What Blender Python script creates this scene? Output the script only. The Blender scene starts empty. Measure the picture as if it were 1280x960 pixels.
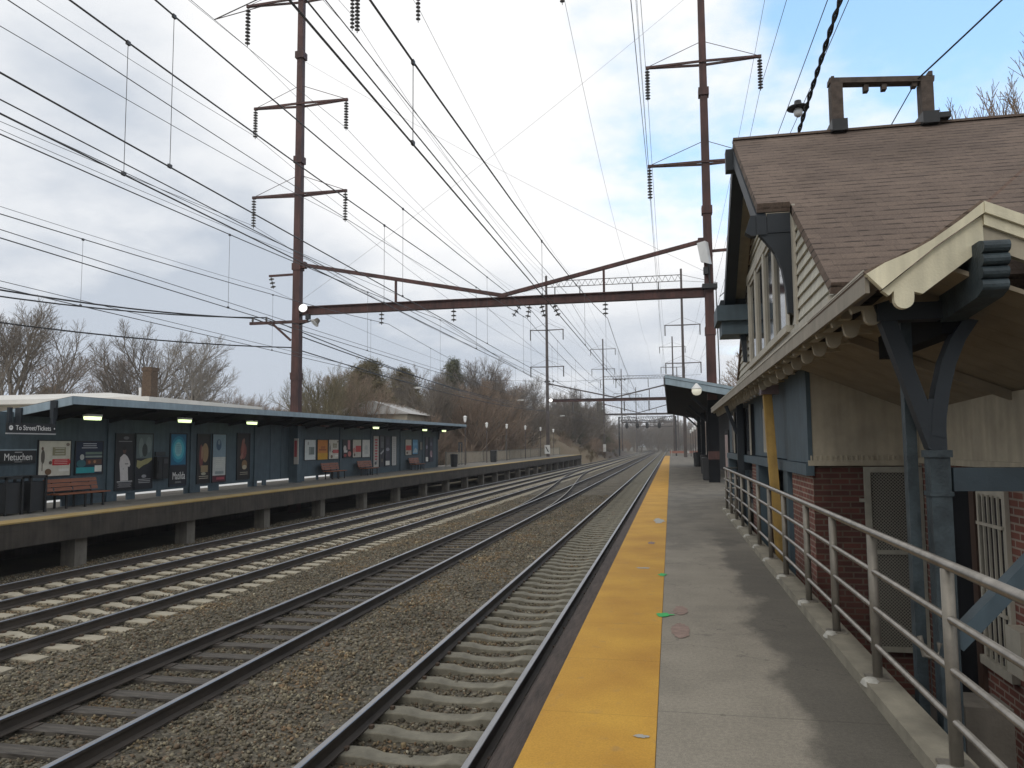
import bpy, bmesh, math, random
import numpy as np
from mathutils import Vector, Matrix
R = math.radians
C = bpy.context.scene.collection
scene = bpy.context.scene
random.seed(7)

# ------------------------------------------------------------------ materials
def new_mat(name):
    m = bpy.data.materials.new(name); m.use_nodes = True
    nt = m.node_tree; b = nt.nodes['Principled BSDF']
    return m, nt, b

def rgba(c): return (c[0], c[1], c[2], 1.0)
def sc(c, k): return tuple(min(1, x * k) for x in c)

def mat(name, col, rough=.8, var=.22, scale=3.0, bump=0.0, bscale=None, metal=0.0, detail=6, stretch=(1, 1, 1), col2=None, spec=.5, streak=0):
    m, nt, b = new_mat(name); n = nt.nodes; l = nt.links
    tc = n.new('ShaderNodeTexCoord'); mp = n.new('ShaderNodeMapping'); mp.inputs['Scale'].default_value = stretch
    l.new(tc.outputs['Object'], mp.inputs['Vector'])
    nz = n.new('ShaderNodeTexNoise'); nz.inputs['Scale'].default_value = scale; nz.inputs['Detail'].default_value = detail; nz.inputs['Roughness'].default_value = .62
    l.new(mp.outputs[0], nz.inputs['Vector'])
    cr = n.new('ShaderNodeValToRGB'); cr.color_ramp.elements[0].position = .3; cr.color_ramp.elements[1].position = .72
    cr.color_ramp.elements[0].color = rgba(sc(col, 1 - var)); cr.color_ramp.elements[1].color = rgba(col2 if col2 else sc(col, 1 + var))
    l.new(nz.outputs[0], cr.inputs[0])
    out = cr.outputs[0]
    if streak:
        mp2 = n.new('ShaderNodeMapping'); mp2.inputs['Scale'].default_value = (9, 9, .7); l.new(tc.outputs['Object'], mp2.inputs['Vector'])
        n2 = n.new('ShaderNodeTexNoise'); n2.inputs['Scale'].default_value = 1.0; n2.inputs['Detail'].default_value = 5; l.new(mp2.outputs[0], n2.inputs['Vector'])
        r2 = n.new('ShaderNodeMapRange'); r2.inputs[1].default_value = .35; r2.inputs[2].default_value = .7; r2.inputs[3].default_value = 1 - streak; r2.inputs[4].default_value = 1.0
        l.new(n2.outputs[0], r2.inputs[0])
        mx = n.new('ShaderNodeMix'); mx.data_type = 'RGBA'; mx.blend_type = 'MULTIPLY'; mx.inputs[0].default_value = 1
        l.new(out, mx.inputs[6]); l.new(r2.outputs[0], mx.inputs[7]); out = mx.outputs[2]
    l.new(out, b.inputs['Base Color'])
    b.inputs['Roughness'].default_value = rough; b.inputs['Metallic'].default_value = metal; b.inputs['Specular IOR Level'].default_value = spec
    if bump:
        nb = n.new('ShaderNodeTexNoise'); nb.inputs['Scale'].default_value = bscale or scale * 8; nb.inputs['Detail'].default_value = 6
        l.new(mp.outputs[0], nb.inputs['Vector'])
        bp = n.new('ShaderNodeBump'); bp.inputs['Strength'].default_value = bump; bp.inputs['Distance'].default_value = .02
        l.new(nb.outputs[0], bp.inputs['Height']); l.new(bp.outputs[0], b.inputs['Normal'])
    return m

def emit(name, col, s, base=(.8, .8, .8)):
    m, nt, b = new_mat(name)
    b.inputs['Base Color'].default_value = rgba(base); b.inputs['Emission Color'].default_value = rgba(col); b.inputs['Emission Strength'].default_value = s
    return m

def glassmat(name, col=(.02, .025, .03)):
    m, nt, b = new_mat(name)
    b.inputs['Base Color'].default_value = rgba(col); b.inputs['Roughness'].default_value = .08; b.inputs['Specular IOR Level'].default_value = .8
    return m

M = {}
M['rust'] = mat('rusty painted steel', (.088, .034, .027), .65, .45, 1.6, .25, 14, stretch=(1, 1, .5), streak=.4)
M['rust_far'] = mat('weathered steel mast', (.085, .07, .065), .7, .3, 1.0)
M['galv'] = mat('galvanised steel', (.30, .28, .25), .36, .22, 9, .08, 60, metal=.85, streak=.15)
M['galv_dull'] = mat('dull galvanised steel', (.235, .215, .18), .55, .25, 7, .1, 50, metal=.45, streak=.3)
M['wire'] = mat('weathered copper wire', (.085, .085, .088), .6, .2, 2)
M['cable'] = mat('black insulated cable', (.012, .012, .013), .6, .2, 5)
M['porcelain'] = mat('brown grey porcelain', (.10, .095, .09), .3, .2, 5)
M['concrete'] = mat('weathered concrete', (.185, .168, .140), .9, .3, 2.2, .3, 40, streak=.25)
M['concrete_dark'] = mat('dark brown concrete', (.060, .050, .039), .9, .35, 1.6, .3, 30, streak=.4)  # darker and browner than the weathered concrete
M['curb'] = mat('kerb concrete', (.20, .182, .138), .9, .32, 2.5, .3, 45)
M['grout'] = mat('white grout', (.36, .35, .31), .9, .2, 20, .3)
M['tie_pale'] = mat('pale concrete sleeper', (.33, .295, .222), .9, .25, 3.5, .2, 40)
M['tie_worn'] = mat('worn concrete sleeper', (.180, .166, .126), .92, .34, 4, .35, 40)
M['tie_wood'] = mat('creosoted timber sleeper', (.060, .051, .043), .9, .5, 5, .5, 30, stretch=(.6, 4, 4), col2=(.13, .115, .095))
M['clip'] = mat('rusty rail clip', (.085, .055, .035), .8, .3, 9)
M['rail_side'] = mat('rusty rail web', (.056, .044, .034), .8, .35, 6, .2, 30, stretch=(1, .3, 1))
M['rail_top'] = mat('polished rail head', (.30, .30, .31), .38, .15, 6, metal=.9, stretch=(3, .2, 1))
M['timber'] = mat('dark weathered timber', (.058, .044, .037), .9, .45, 6, .4, 25, stretch=(5, .6, 5))
M['yellow_far'] = mat('faded yellow edge', (.42, .265, .065), .9, .3, 2, col2=(.34, .27, .14))
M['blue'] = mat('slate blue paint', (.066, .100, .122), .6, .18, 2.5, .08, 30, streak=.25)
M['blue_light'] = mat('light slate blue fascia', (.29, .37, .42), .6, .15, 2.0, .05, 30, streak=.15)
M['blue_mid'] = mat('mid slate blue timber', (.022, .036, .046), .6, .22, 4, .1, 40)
M['blue_dark'] = mat('dark slate blue timber', (.0085, .014, .020), .6, .22, 4, .1, 40)  # dark blue paint with shade under the roofs put into the colour
M['blue_col'] = mat('worn blue column paint', (.028, .048, .060), .65, .5, 7, .3, 50, col2=(.062, .088, .10), streak=.4)
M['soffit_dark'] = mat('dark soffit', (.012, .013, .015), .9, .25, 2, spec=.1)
M['roof_felt'] = mat('weathered roof felt', (.14, .125, .11), .95, .3, 1.5)
M['cream'] = mat('cream paint', (.78, .72, .52), .6, .1, 3, .15, 60, streak=.3)
M['cream_dim'] = mat('shaded cream board', (.43, .38, .285), .75, .16, 3, .1, 30, streak=.2)  # cream paint with the shade under eaves and porch put into the colour
M['eave'] = mat('taupe eave board', (.27, .24, .19), .7, .16, 2.4, .08, 40, streak=.15)
M['tan'] = mat('tan tongue and groove ceiling', (.25, .21, .15), .8, .18, 4, .08, 30)
M['siding'] = mat('pale clapboard paint', (.50, .48, .40), .7, .12, 3, .08, 30, streak=.22)
M['trim'] = mat('window trim paint', (.42, .39, .32), .65, .12, 4, streak=.15)
M['glass'] = glassmat('dark window glass')
M['wood_grey'] = mat('weathered grey timber', (.088, .068, .055), .9, .4, 5, .4, 20, stretch=(2, 6, 2))
M['ochre'] = mat('ochre painted steel', (.40, .25, .06), .6, .25, 4, .1, 40, streak=.35)
M['slat'] = mat('stained bench slat', (.24, .085, .040), .6, .25, 5, stretch=(1, .4, 4))
M['black'] = mat('black painted metal', (.016, .017, .018), .5, .25, 6)
M['white'] = mat('white enamel', (.75, .75, .73), .5, .06, 5)
M['white_lamp'] = emit('lit white lamp glass', (1, .98, .94), .12, (.7, .7, .68))
M['lamp_green'] = emit('lit fluorescent diffuser', (.78, 1.0, .45), 1.7)
M['lamp_warm'] = emit('lit warm lamp glass', (1, .95, .75), .35, (.5, .5, .42))
M['flood'] = emit('lit floodlight lens', (1, .98, .93), 1.1)
M['grey_lens'] = mat('pale floodlight lens', (.62, .63, .62), .3, .06, 5)
M['daylight_white'] = mat('daylight white paving', (.82, .82, .80), .8, .08, 3)  # white colour standing in for daylight under the shelter wall
M['sign_black'] = mat('black sign face', (.015, .017, .018), .4, .1, 4)
M['rubber'] = mat('black bin plastic', (.020, .022, .024), .6, .2, 6)
M['brickhouse'] = mat('chimney brick', (.10, .066, .042), .9, .35, 9, .3, 40)
M['roof_white'] = mat('white flat roof edge', (.62, .60, .55), .8, .12, .6)
M['wall_beige'] = mat('beige house wall', (.36, .32, .25), .85, .15, 1.0)
M['roof_grey'] = mat('pale grey shingle roof', (.46, .45, .43), .9, .15, 2)
M['bark'] = mat('grey brown bark', (.20, .17, .138), .9, .3, 2)
M['bark_pale'] = mat('pale birch bark', (.30, .27, .23), .9, .25, 2)
M['bark_red'] = mat('reddish brown twigs', (.29, .215, .158), .9, .3, 1)
M['needle'] = mat('dark winter needles', (.16, .155, .08), .9, .4, .6, col2=(.28, .225, .135))
M['needle_cone'] = mat('deep green needles', (.12, .14, .085), .9, .4, .8, col2=(.21, .205, .125))
M['paint_green'] = mat('green spray paint', (.04, .38, .10), .8, .2, 20)
M['redstain'] = mat('faded red spray paint', (.235, .165, .135), .9, .25, 14)
M['mesh_paint'] = mat('painted door frame', (.30, .29, .24), .7, .2, 5)
M['litter'] = mat('pale litter', (.6, .6, .58), .9, .1, 5)

def ballast_mat():
    m, nt, b = new_mat('stone ballast'); n = nt.nodes; l = nt.links
    tc = n.new('ShaderNodeTexCoord')
    vo = n.new('ShaderNodeTexVoronoi'); vo.inputs['Scale'].default_value = 21; l.new(tc.outputs['Object'], vo.inputs['Vector'])
    sp = n.new('ShaderNodeSeparateColor'); l.new(vo.outputs['Color'], sp.inputs[0])
    cr = n.new('ShaderNodeValToRGB'); e = cr.color_ramp.elements
    e[0].color = (.072, .066, .051, 1); e[1].color = (.26, .24, .185, 1)
    for p, c in ((.35, (.120, .106, .080, 1)), (.6, (.150, .136, .104, 1)), (.8, (.148, .117, .085, 1))):
        x = e.new(p); x.color = c
    l.new(sp.outputs[0], cr.inputs[0])
    nz = n.new('ShaderNodeTexNoise'); nz.inputs['Scale'].default_value = .7; nz.inputs['Detail'].default_value = 5; l.new(tc.outputs['Object'], nz.inputs['Vector'])
    mr = n.new('ShaderNodeMapRange'); mr.inputs[1].default_value = .3; mr.inputs[2].default_value = .7; mr.inputs[3].default_value = .62; mr.inputs[4].default_value = 1.15; l.new(nz.outputs[0], mr.inputs[0])
    mx = n.new('ShaderNodeMix'); mx.data_type = 'RGBA'; mx.blend_type = 'MULTIPLY'; mx.inputs[0].default_value = 1
    l.new(cr.outputs[0], mx.inputs[6]); l.new(mr.outputs[0], mx.inputs[7]); l.new(mx.outputs[2], b.inputs['Base Color'])
    bp = n.new('ShaderNodeBump'); bp.inputs['Strength'].default_value = .9; bp.inputs['Distance'].default_value = .03; bp.invert = True
    l.new(vo.outputs['Distance'], bp.inputs['Height']); l.new(bp.outputs[0], b.inputs['Normal'])
    b.inputs['Roughness'].default_value = .95; b.inputs['Specular IOR Level'].default_value = .2
    return m
M['ballast'] = ballast_mat()

def stone_mat():
    m, nt, b = new_mat('loose ballast stone'); n = nt.nodes; l = nt.links
    a = n.new('ShaderNodeVertexColor'); a.layer_name = 'tone'
    l.new(a.outputs[0], b.inputs['Base Color']); b.inputs['Roughness'].default_value = .95; b.inputs['Specular IOR Level'].default_value = .2
    return m
M['stone'] = stone_mat()

def brick_mat(name, c1, c2, mortar, axes, bw, bh, msize=.011, var=.5, bump=.4):
    """axes: which two object axes run along and up the courses"""
    m, nt, b = new_mat(name); n = nt.nodes; l = nt.links
    tc = n.new('ShaderNodeTexCoord'); sx = n.new('ShaderNodeSeparateXYZ'); l.new(tc.outputs['Object'], sx.inputs[0])
    cx = n.new('ShaderNodeCombineXYZ'); l.new(sx.outputs[axes[0]], cx.inputs[0]); l.new(sx.outputs[axes[1]], cx.inputs[1])
    br = n.new('ShaderNodeTexBrick'); br.inputs['Scale'].default_value = 1
    br.inputs['Brick Width'].default_value = bw; br.inputs['Row Height'].default_value = bh; br.inputs['Mortar Size'].default_value = msize; br.inputs['Mortar Smooth'].default_value = .3
    br.inputs['Color1'].default_value = rgba(c1); br.inputs['Color2'].default_value = rgba(c2); br.inputs['Mortar'].default_value = rgba(mortar); br.inputs['Bias'].default_value = 0
    l.new(cx.outputs[0], br.inputs['Vector'])
    nz = n.new('ShaderNodeTexNoise'); nz.inputs['Scale'].default_value = 2.2; nz.inputs['Detail'].default_value = 8; l.new(tc.outputs['Object'], nz.inputs['Vector'])
    mr = n.new('ShaderNodeMapRange'); mr.inputs[1].default_value = .3; mr.inputs[2].default_value = .7; mr.inputs[3].default_value = 1 - var * .5; mr.inputs[4].default_value = 1 + var * .5; l.new(nz.outputs[0], mr.inputs[0])
    mx = n.new('ShaderNodeMix'); mx.data_type = 'RGBA'; mx.blend_type = 'MULTIPLY'; mx.inputs[0].default_value = 1
    l.new(br.outputs[0], mx.inputs[6]); l.new(mr.outputs[0], mx.inputs[7]); l.new(mx.outputs[2], b.inputs['Base Color'])
    bp = n.new('ShaderNodeBump'); bp.inputs['Strength'].default_value = bump; bp.inputs['Distance'].default_value = .01; bp.invert = True
    l.new(br.outputs['Fac'], bp.inputs['Height']); l.new(bp.outputs[0], b.inputs['Normal'])
    b.inputs['Roughness'].default_value = .92; b.inputs['Specular IOR Level'].default_value = .25
    return m
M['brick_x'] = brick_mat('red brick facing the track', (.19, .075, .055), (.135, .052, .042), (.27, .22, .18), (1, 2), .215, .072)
M['brick_y'] = brick_mat('shaded red brick end wall', (.105, .040, .031), (.068, .030, .026), (.105, .08, .062), (0, 2), .215, .072)  # porch shade put into darker brick and dimmer mortar
def shingle_mat(name, c):
    m, nt, b = new_mat(name); n = nt.nodes; l = nt.links
    def mth(op, a, c=None):
        q = n.new('ShaderNodeMath'); q.operation = op
        for i, v in enumerate((a, c)):
            if v is None: continue
            if isinstance(v, (int, float)): q.inputs[i].default_value = v
            else: l.new(v, q.inputs[i])
        return q.outputs[0]
    tc = n.new('ShaderNodeTexCoord'); sx = n.new('ShaderNodeSeparateXYZ'); l.new(tc.outputs['Object'], sx.inputs[0])
    cx = n.new('ShaderNodeCombineXYZ'); l.new(sx.outputs[0], cx.inputs[0]); l.new(sx.outputs[2], cx.inputs[1])
    br = n.new('ShaderNodeTexBrick'); br.inputs['Scale'].default_value = 1; br.inputs['Brick Width'].default_value = .26; br.inputs['Row Height'].default_value = .078; br.inputs['Mortar Size'].default_value = .0022
    br.offset = .37; br.squash = 1.3; br.squash_frequency = 3
    br.inputs['Color1'].default_value = (1, 1, 1, 1); br.inputs['Color2'].default_value = (.84, .84, .86, 1); br.inputs['Mortar'].default_value = (.66, .66, .66, 1); l.new(cx.outputs[0], br.inputs['Vector'])
    fr = mth('FRACT', mth('DIVIDE', sx.outputs[2], .078))
    mp = n.new('ShaderNodeMapping'); mp.inputs['Scale'].default_value = (6.0, 1, 12.8); l.new(tc.outputs['Object'], mp.inputs['Vector'])
    nz = n.new('ShaderNodeTexNoise'); nz.inputs['Scale'].default_value = 1; nz.inputs['Detail'].default_value = 3; l.new(mp.outputs[0], nz.inputs['Vector'])
    r1 = n.new('ShaderNodeMapRange'); r1.inputs[1].default_value = .44; r1.inputs[2].default_value = .58; r1.inputs[3].default_value = .90; r1.inputs[4].default_value = .22; l.new(nz.outputs[0], r1.inputs[0])
    r2 = n.new('ShaderNodeMapRange'); r2.inputs[1].default_value = .08; r2.inputs[2].default_value = .30; r2.inputs[3].default_value = 0; r2.inputs[4].default_value = 1; l.new(fr, r2.inputs[0])
    edge = n.new('ShaderNodeMix'); edge.data_type = 'FLOAT'; l.new(r2.outputs[0], edge.inputs[0]); l.new(r1.outputs[0], edge.inputs[2]); edge.inputs[3].default_value = 1  # shadow under the shingle tabs painted as broken dark lines
    big = n.new('ShaderNodeTexNoise'); big.inputs['Scale'].default_value = 1.1; big.inputs['Detail'].default_value = 7; l.new(tc.outputs['Object'], big.inputs['Vector'])
    r3 = n.new('ShaderNodeMapRange'); r3.inputs[1].default_value = .3; r3.inputs[2].default_value = .7; r3.inputs[3].default_value = .8; r3.inputs[4].default_value = 1.18; l.new(big.outputs[0], r3.inputs[0])
    gr = n.new('ShaderNodeTexNoise'); gr.inputs['Scale'].default_value = 60; gr.inputs['Detail'].default_value = 4; l.new(tc.outputs['Object'], gr.inputs['Vector'])
    r4 = n.new('ShaderNodeMapRange'); r4.inputs[1].default_value = .3; r4.inputs[2].default_value = .7; r4.inputs[3].default_value = .82; r4.inputs[4].default_value = 1.18; l.new(gr.outputs[0], r4.inputs[0])
    k = mth('MULTIPLY', mth('MULTIPLY', edge.outputs[0], r3.outputs[0]), r4.outputs[0])
    m1 = n.new('ShaderNodeMix'); m1.data_type = 'RGBA'; m1.blend_type = 'MULTIPLY'; m1.inputs[0].default_value = 1; m1.inputs[6].default_value = rgba(c); l.new(br.outputs[0], m1.inputs[7])
    m2 = n.new('ShaderNodeMix'); m2.data_type = 'RGBA'; m2.blend_type = 'MULTIPLY'; m2.inputs[0].default_value = 1; l.new(m1.outputs[2], m2.inputs[6]); l.new(k, m2.inputs[7])
    l.new(m2.outputs[2], b.inputs['Base Color']); b.inputs['Roughness'].default_value = .95; b.inputs['Specular IOR Level'].default_value = .2
    bp = n.new('ShaderNodeBump'); bp.inputs['Strength'].default_value = .5; bp.inputs['Distance'].default_value = .012; bp.invert = True; l.new(fr, bp.inputs['Height']); l.new(bp.outputs[0], b.inputs['Normal'])
    return m
M['shingle'] = shingle_mat('brown asphalt shingle', (.160, .121, .096))
M['shingle_b'] = shingle_mat('redder asphalt shingle', (.165, .112, .086))

def deck_mat():
    m, nt, b = new_mat('platform concrete deck'); n = nt.nodes; l = nt.links
    tc = n.new('ShaderNodeTexCoord'); sx = n.new('ShaderNodeSeparateXYZ'); l.new(tc.outputs['Object'], sx.inputs[0])
    def noise(s, d, vec=None):
        q = n.new('ShaderNodeTexNoise'); q.inputs['Scale'].default_value = s; q.inputs['Detail'].default_value = d; q.inputs['Roughness'].default_value = .6; l.new(vec or tc.outputs['Object'], q.inputs['Vector']); return q.outputs[0]
    def mth(op, a, c=None, d=None):
        q = n.new('ShaderNodeMath'); q.operation = op
        for i, v in enumerate((a, c, d)):
            if v is None: continue
            if isinstance(v, (int, float)): q.inputs[i].default_value = v
            else: l.new(v, q.inputs[i])
        return q.outputs[0]
    def mrange(v, a, bb, c, d):
        q = n.new('ShaderNodeMapRange'); q.interpolation_type = 'SMOOTHSTEP'
        for i, x in enumerate((a, bb, c, d)): q.inputs[i + 1].default_value = x
        l.new(v, q.inputs[0]); return q.outputs[0]
    fine = mrange(noise(38, 8), .3, .7, .86, 1.12)
    mid = mrange(noise(1.5, 7), .3, .7, .86, 1.1)
    mp = n.new('ShaderNodeMapping'); mp.inputs['Scale'].default_value = (1, .55, 1); l.new(tc.outputs['Object'], mp.inputs['Vector'])
    st = noise(1.35, 4, mp.outputs[0])
    # damp stain with an irregular edge hugging the kerb
    edge = mth('ADD', sx.outputs[0], mth('MULTIPLY', mth('SUBTRACT', st, .5), .95))
    damp = mrange(edge, .64, .84, 1.0, .42)
    along = mrange(sx.outputs[1], 10, 18, 0, 1)
    damp2 = mth('ADD', damp, mth('MULTIPLY', along, mth('SUBTRACT', mrange(st, .45, .6, 1.0, .75), damp)))
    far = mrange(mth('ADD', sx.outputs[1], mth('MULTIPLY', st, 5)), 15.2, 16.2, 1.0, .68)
    fr = mth('FRACT', mth('DIVIDE', mth('ADD', sx.outputs[1], 1.1), 6.1))
    joint = mrange(fr, .0, .004, .66, 1.0)
    vo = n.new('ShaderNodeTexVoronoi'); vo.inputs['Scale'].default_value = 3.1; l.new(tc.outputs['Object'], vo.inputs['Vector'])
    spots = mrange(mth('ADD', vo.outputs['Distance'], mth('MULTIPLY', st, .03)), .062, .085, .70, 1.0)
    wv = n.new('ShaderNodeTexVoronoi'); wv.feature = 'DISTANCE_TO_EDGE'; wv.inputs['Scale'].default_value = .42; wp = n.new('ShaderNodeVectorMath'); wp.operation = 'ADD'
    wn_ = n.new('ShaderNodeTexNoise'); wn_.inputs['Scale'].default_value = 2.5; wn_.inputs['Detail'].default_value = 6; l.new(tc.outputs['Object'], wn_.inputs['Vector'])
    l.new(tc.outputs['Object'], wp.inputs[0]); l.new(wn_.outputs['Color'], wp.inputs[1]); l.new(wp.outputs[0], wv.inputs['Vector'])
    crack = mrange(wv.outputs['Distance'], .0, .006, .68, 1.0)
    fine = mth('MULTIPLY', fine, mth('MULTIPLY', spots, crack))
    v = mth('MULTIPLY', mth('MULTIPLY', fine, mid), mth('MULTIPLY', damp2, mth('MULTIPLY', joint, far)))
    grit = mrange(noise(140, 3), .35, .65, .82, 1.16); v = mth('MULTIPLY', v, grit)
    mx = n.new('ShaderNodeMix'); mx.data_type = 'RGBA'; mx.blend_type = 'MULTIPLY'; mx.inputs[0].default_value = 1
    mx.inputs[6].default_value = (.232, .207, .164, 1); l.new(v, mx.inputs[7]); l.new(mx.outputs[2], b.inputs['Base Color'])
    b.inputs['Roughness'].default_value = .88
    bp = n.new('ShaderNodeBump'); bp.inputs['Strength'].default_value = .25; bp.inputs['Distance'].default_value = .01
    l.new(noise(55, 5), bp.inputs['Height']); l.new(bp.outputs[0], b.inputs['Normal'])
    return m
M['deck'] = deck_mat()

def yellow_mat():
    m, nt, b = new_mat('worn yellow tactile strip'); n = nt.nodes; l = nt.links
    tc = n.new('ShaderNodeTexCoord'); sx = n.new('ShaderNodeSeparateXYZ'); l.new(tc.outputs['Object'], sx.inputs[0])
    nz = n.new('ShaderNodeTexNoise'); nz.inputs['Scale'].default_value = 1.4; nz.inputs['Detail'].default_value = 8; l.new(tc.outputs['Object'], nz.inputs['Vector'])
    cr = n.new('ShaderNodeValToRGB'); e = cr.color_ramp.elements; e[0].position = .25; e[1].position = .75
    e[0].color = (.40, .200, .026, 1); e[1].color = (.56, .315, .042, 1)
    l.new(nz.outputs[0], cr.inputs[0])
    n2 = n.new('ShaderNodeTexNoise'); n2.inputs['Scale'].default_value = 7; n2.inputs['Detail'].default_value = 6; l.new(tc.outputs['Object'], n2.inputs['Vector'])
    r2 = n.new('ShaderNodeMapRange'); r2.inputs[1].default_value = .62; r2.inputs[2].default_value = .74; r2.inputs[3].default_value = 0; r2.inputs[4].default_value = .45; l.new(n2.outputs[0], r2.inputs[0])
    mx = n.new('ShaderNodeMix'); mx.data_type = 'RGBA'; l.new(r2.outputs[0], mx.inputs[0]); l.new(cr.outputs[0], mx.inputs[6]); mx.inputs[7].default_value = (.30, .19, .08, 1)
    fr = n.new('ShaderNodeMath'); fr.operation = 'FRACT'; dv = n.new('ShaderNodeMath'); dv.operation = 'DIVIDE'; dv.inputs[1].default_value = 1.22; l.new(sx.outputs[1], dv.inputs[0]); l.new(dv.outputs[0], fr.inputs[0])
    r3 = n.new('ShaderNodeMapRange'); r3.inputs[1].default_value = 0; r3.inputs[2].default_value = .012; r3.inputs[3].default_value = .72; r3.inputs[4].default_value = 1; l.new(fr.outputs[0], r3.inputs[0])
    mpx = n.new('ShaderNodeMapping'); mpx.inputs['Scale'].default_value = (3.2, 9.5, 1); mpx.inputs['Rotation'].default_value = (0, 0, .5); l.new(tc.outputs['Object'], mpx.inputs['Vector'])
    n4 = n.new('ShaderNodeTexNoise'); n4.inputs['Scale'].default_value = 1.7; n4.inputs['Detail'].default_value = 9; n4.inputs['Roughness'].default_value = .7; l.new(mpx.outputs[0], n4.inputs['Vector'])
    r5 = n.new('ShaderNodeMapRange'); r5.inputs[1].default_value = .66; r5.inputs[2].default_value = .72; r5.inputs[3].default_value = 0; r5.inputs[4].default_value = .7; l.new(n4.outputs[0], r5.inputs[0])
    m4 = n.new('ShaderNodeMix'); m4.data_type = 'RGBA'; l.new(r5.outputs[0], m4.inputs[0]); l.new(mx.outputs[2], m4.inputs[6]); m4.inputs[7].default_value = (.20, .13, .06, 1)
    r6 = n.new('ShaderNodeMapRange'); r6.inputs[1].default_value = .32; r6.inputs[2].default_value = .27; r6.inputs[3].default_value = 0; r6.inputs[4].default_value = .6; l.new(n4.outputs[0], r6.inputs[0])
    m5 = n.new('ShaderNodeMix'); m5.data_type = 'RGBA'; l.new(r6.outputs[0], m5.inputs[0]); l.new(m4.outputs[2], m5.inputs[6]); m5.inputs[7].default_value = (.52, .42, .26, 1)
    n6 = n.new('ShaderNodeTexNoise'); n6.inputs['Scale'].default_value = 90; n6.inputs['Detail'].default_value = 3; l.new(tc.outputs['Object'], n6.inputs['Vector'])
    r7 = n.new('ShaderNodeMapRange'); r7.inputs[1].default_value = .3; r7.inputs[2].default_value = .7; r7.inputs[3].default_value = .86; r7.inputs[4].default_value = 1.1; l.new(n6.outputs[0], r7.inputs[0])
    gm = n.new('ShaderNodeMath'); gm.operation = 'MULTIPLY'; l.new(r3.outputs[0], gm.inputs[0]); l.new(r7.outputs[0], gm.inputs[1])
    m2 = n.new('ShaderNodeMix'); m2.data_type = 'RGBA'; m2.blend_type = 'MULTIPLY'; m2.inputs[0].default_value = 1; l.new(m5.outputs[2], m2.inputs[6]); l.new(gm.outputs[0], m2.inputs[7])
    l.new(m2.outputs[2], b.inputs['Base Color']); b.inputs['Roughness'].default_value = .75; b.inputs['Specular IOR Level'].default_value = .3
    vo = n.new('ShaderNodeTexVoronoi'); vo.inputs['Scale'].default_value = 17; vo.inputs['Randomness'].default_value = 0; l.new(tc.outputs['Object'], vo.inputs['Vector'])
    bp = n.new('ShaderNodeBump'); bp.inputs['Strength'].default_value = .12; bp.inputs['Distance'].default_value = .005; bp.invert = True; l.new(vo.outputs['Distance'], bp.inputs['Height']); l.new(bp.outputs[0], b.inputs['Normal'])
    return m
M['yellow'] = yellow_mat()

def wiremesh_mat():
    m, nt, b = new_mat('expanded metal screen'); n = nt.nodes; l = nt.links
    tc = n.new('ShaderNodeTexCoord'); mp = n.new('ShaderNodeMapping'); mp.inputs['Rotation'].default_value = (0, R(45), 0); l.new(tc.outputs['Object'], mp.inputs['Vector'])
    sx = n.new('ShaderNodeSeparateXYZ'); l.new(mp.outputs[0], sx.inputs[0]); cx = n.new('ShaderNodeCombineXYZ'); l.new(sx.outputs[0], cx.inputs[0]); l.new(sx.outputs[2], cx.inputs[1])
    br = n.new('ShaderNodeTexBrick'); br.offset = 0; br.inputs['Scale'].default_value = 1; br.inputs['Brick Width'].default_value = .028; br.inputs['Row Height'].default_value = .028; br.inputs['Mortar Size'].default_value = .004
    br.inputs['Color1'].default_value = (.035, .033, .028, 1); br.inputs['Color2'].default_value = (.035, .033, .028, 1); br.inputs['Mortar'].default_value = (.24, .23, .19, 1)
    l.new(cx.outputs[0], br.inputs['Vector']); l.new(br.outputs[0], b.inputs['Base Color']); b.inputs['Roughness'].default_value = .7
    return m
M['screen'] = wiremesh_mat()

def grass_ground():
    return mat('winter earth and dead grass', (.085, .070, .048), .95, .4, .35, .4, 6, col2=(.135, .115, .07))
M['earth'] = grass_ground()
M['dry'] = mat('dry straw grass bank', (.19, .155, .075), .95, .3, .5, .6, 8, col2=(.15, .10, .065))
M['hillm'] = mat('brown wooded hillside', (.085, .066, .05), .95, .35, .3, .6, 3)
M['pave'] = mat('damp yard paving', (.075, .07, .062), .9, .3, 1.2)

_pc = {}
def flat(c):
    k = tuple(round(x, 3) for x in c)
    if k not in _pc: _pc[k] = mat('printed ink %d' % len(_pc), k, .45, .10, 5)
    return _pc[k]

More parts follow.
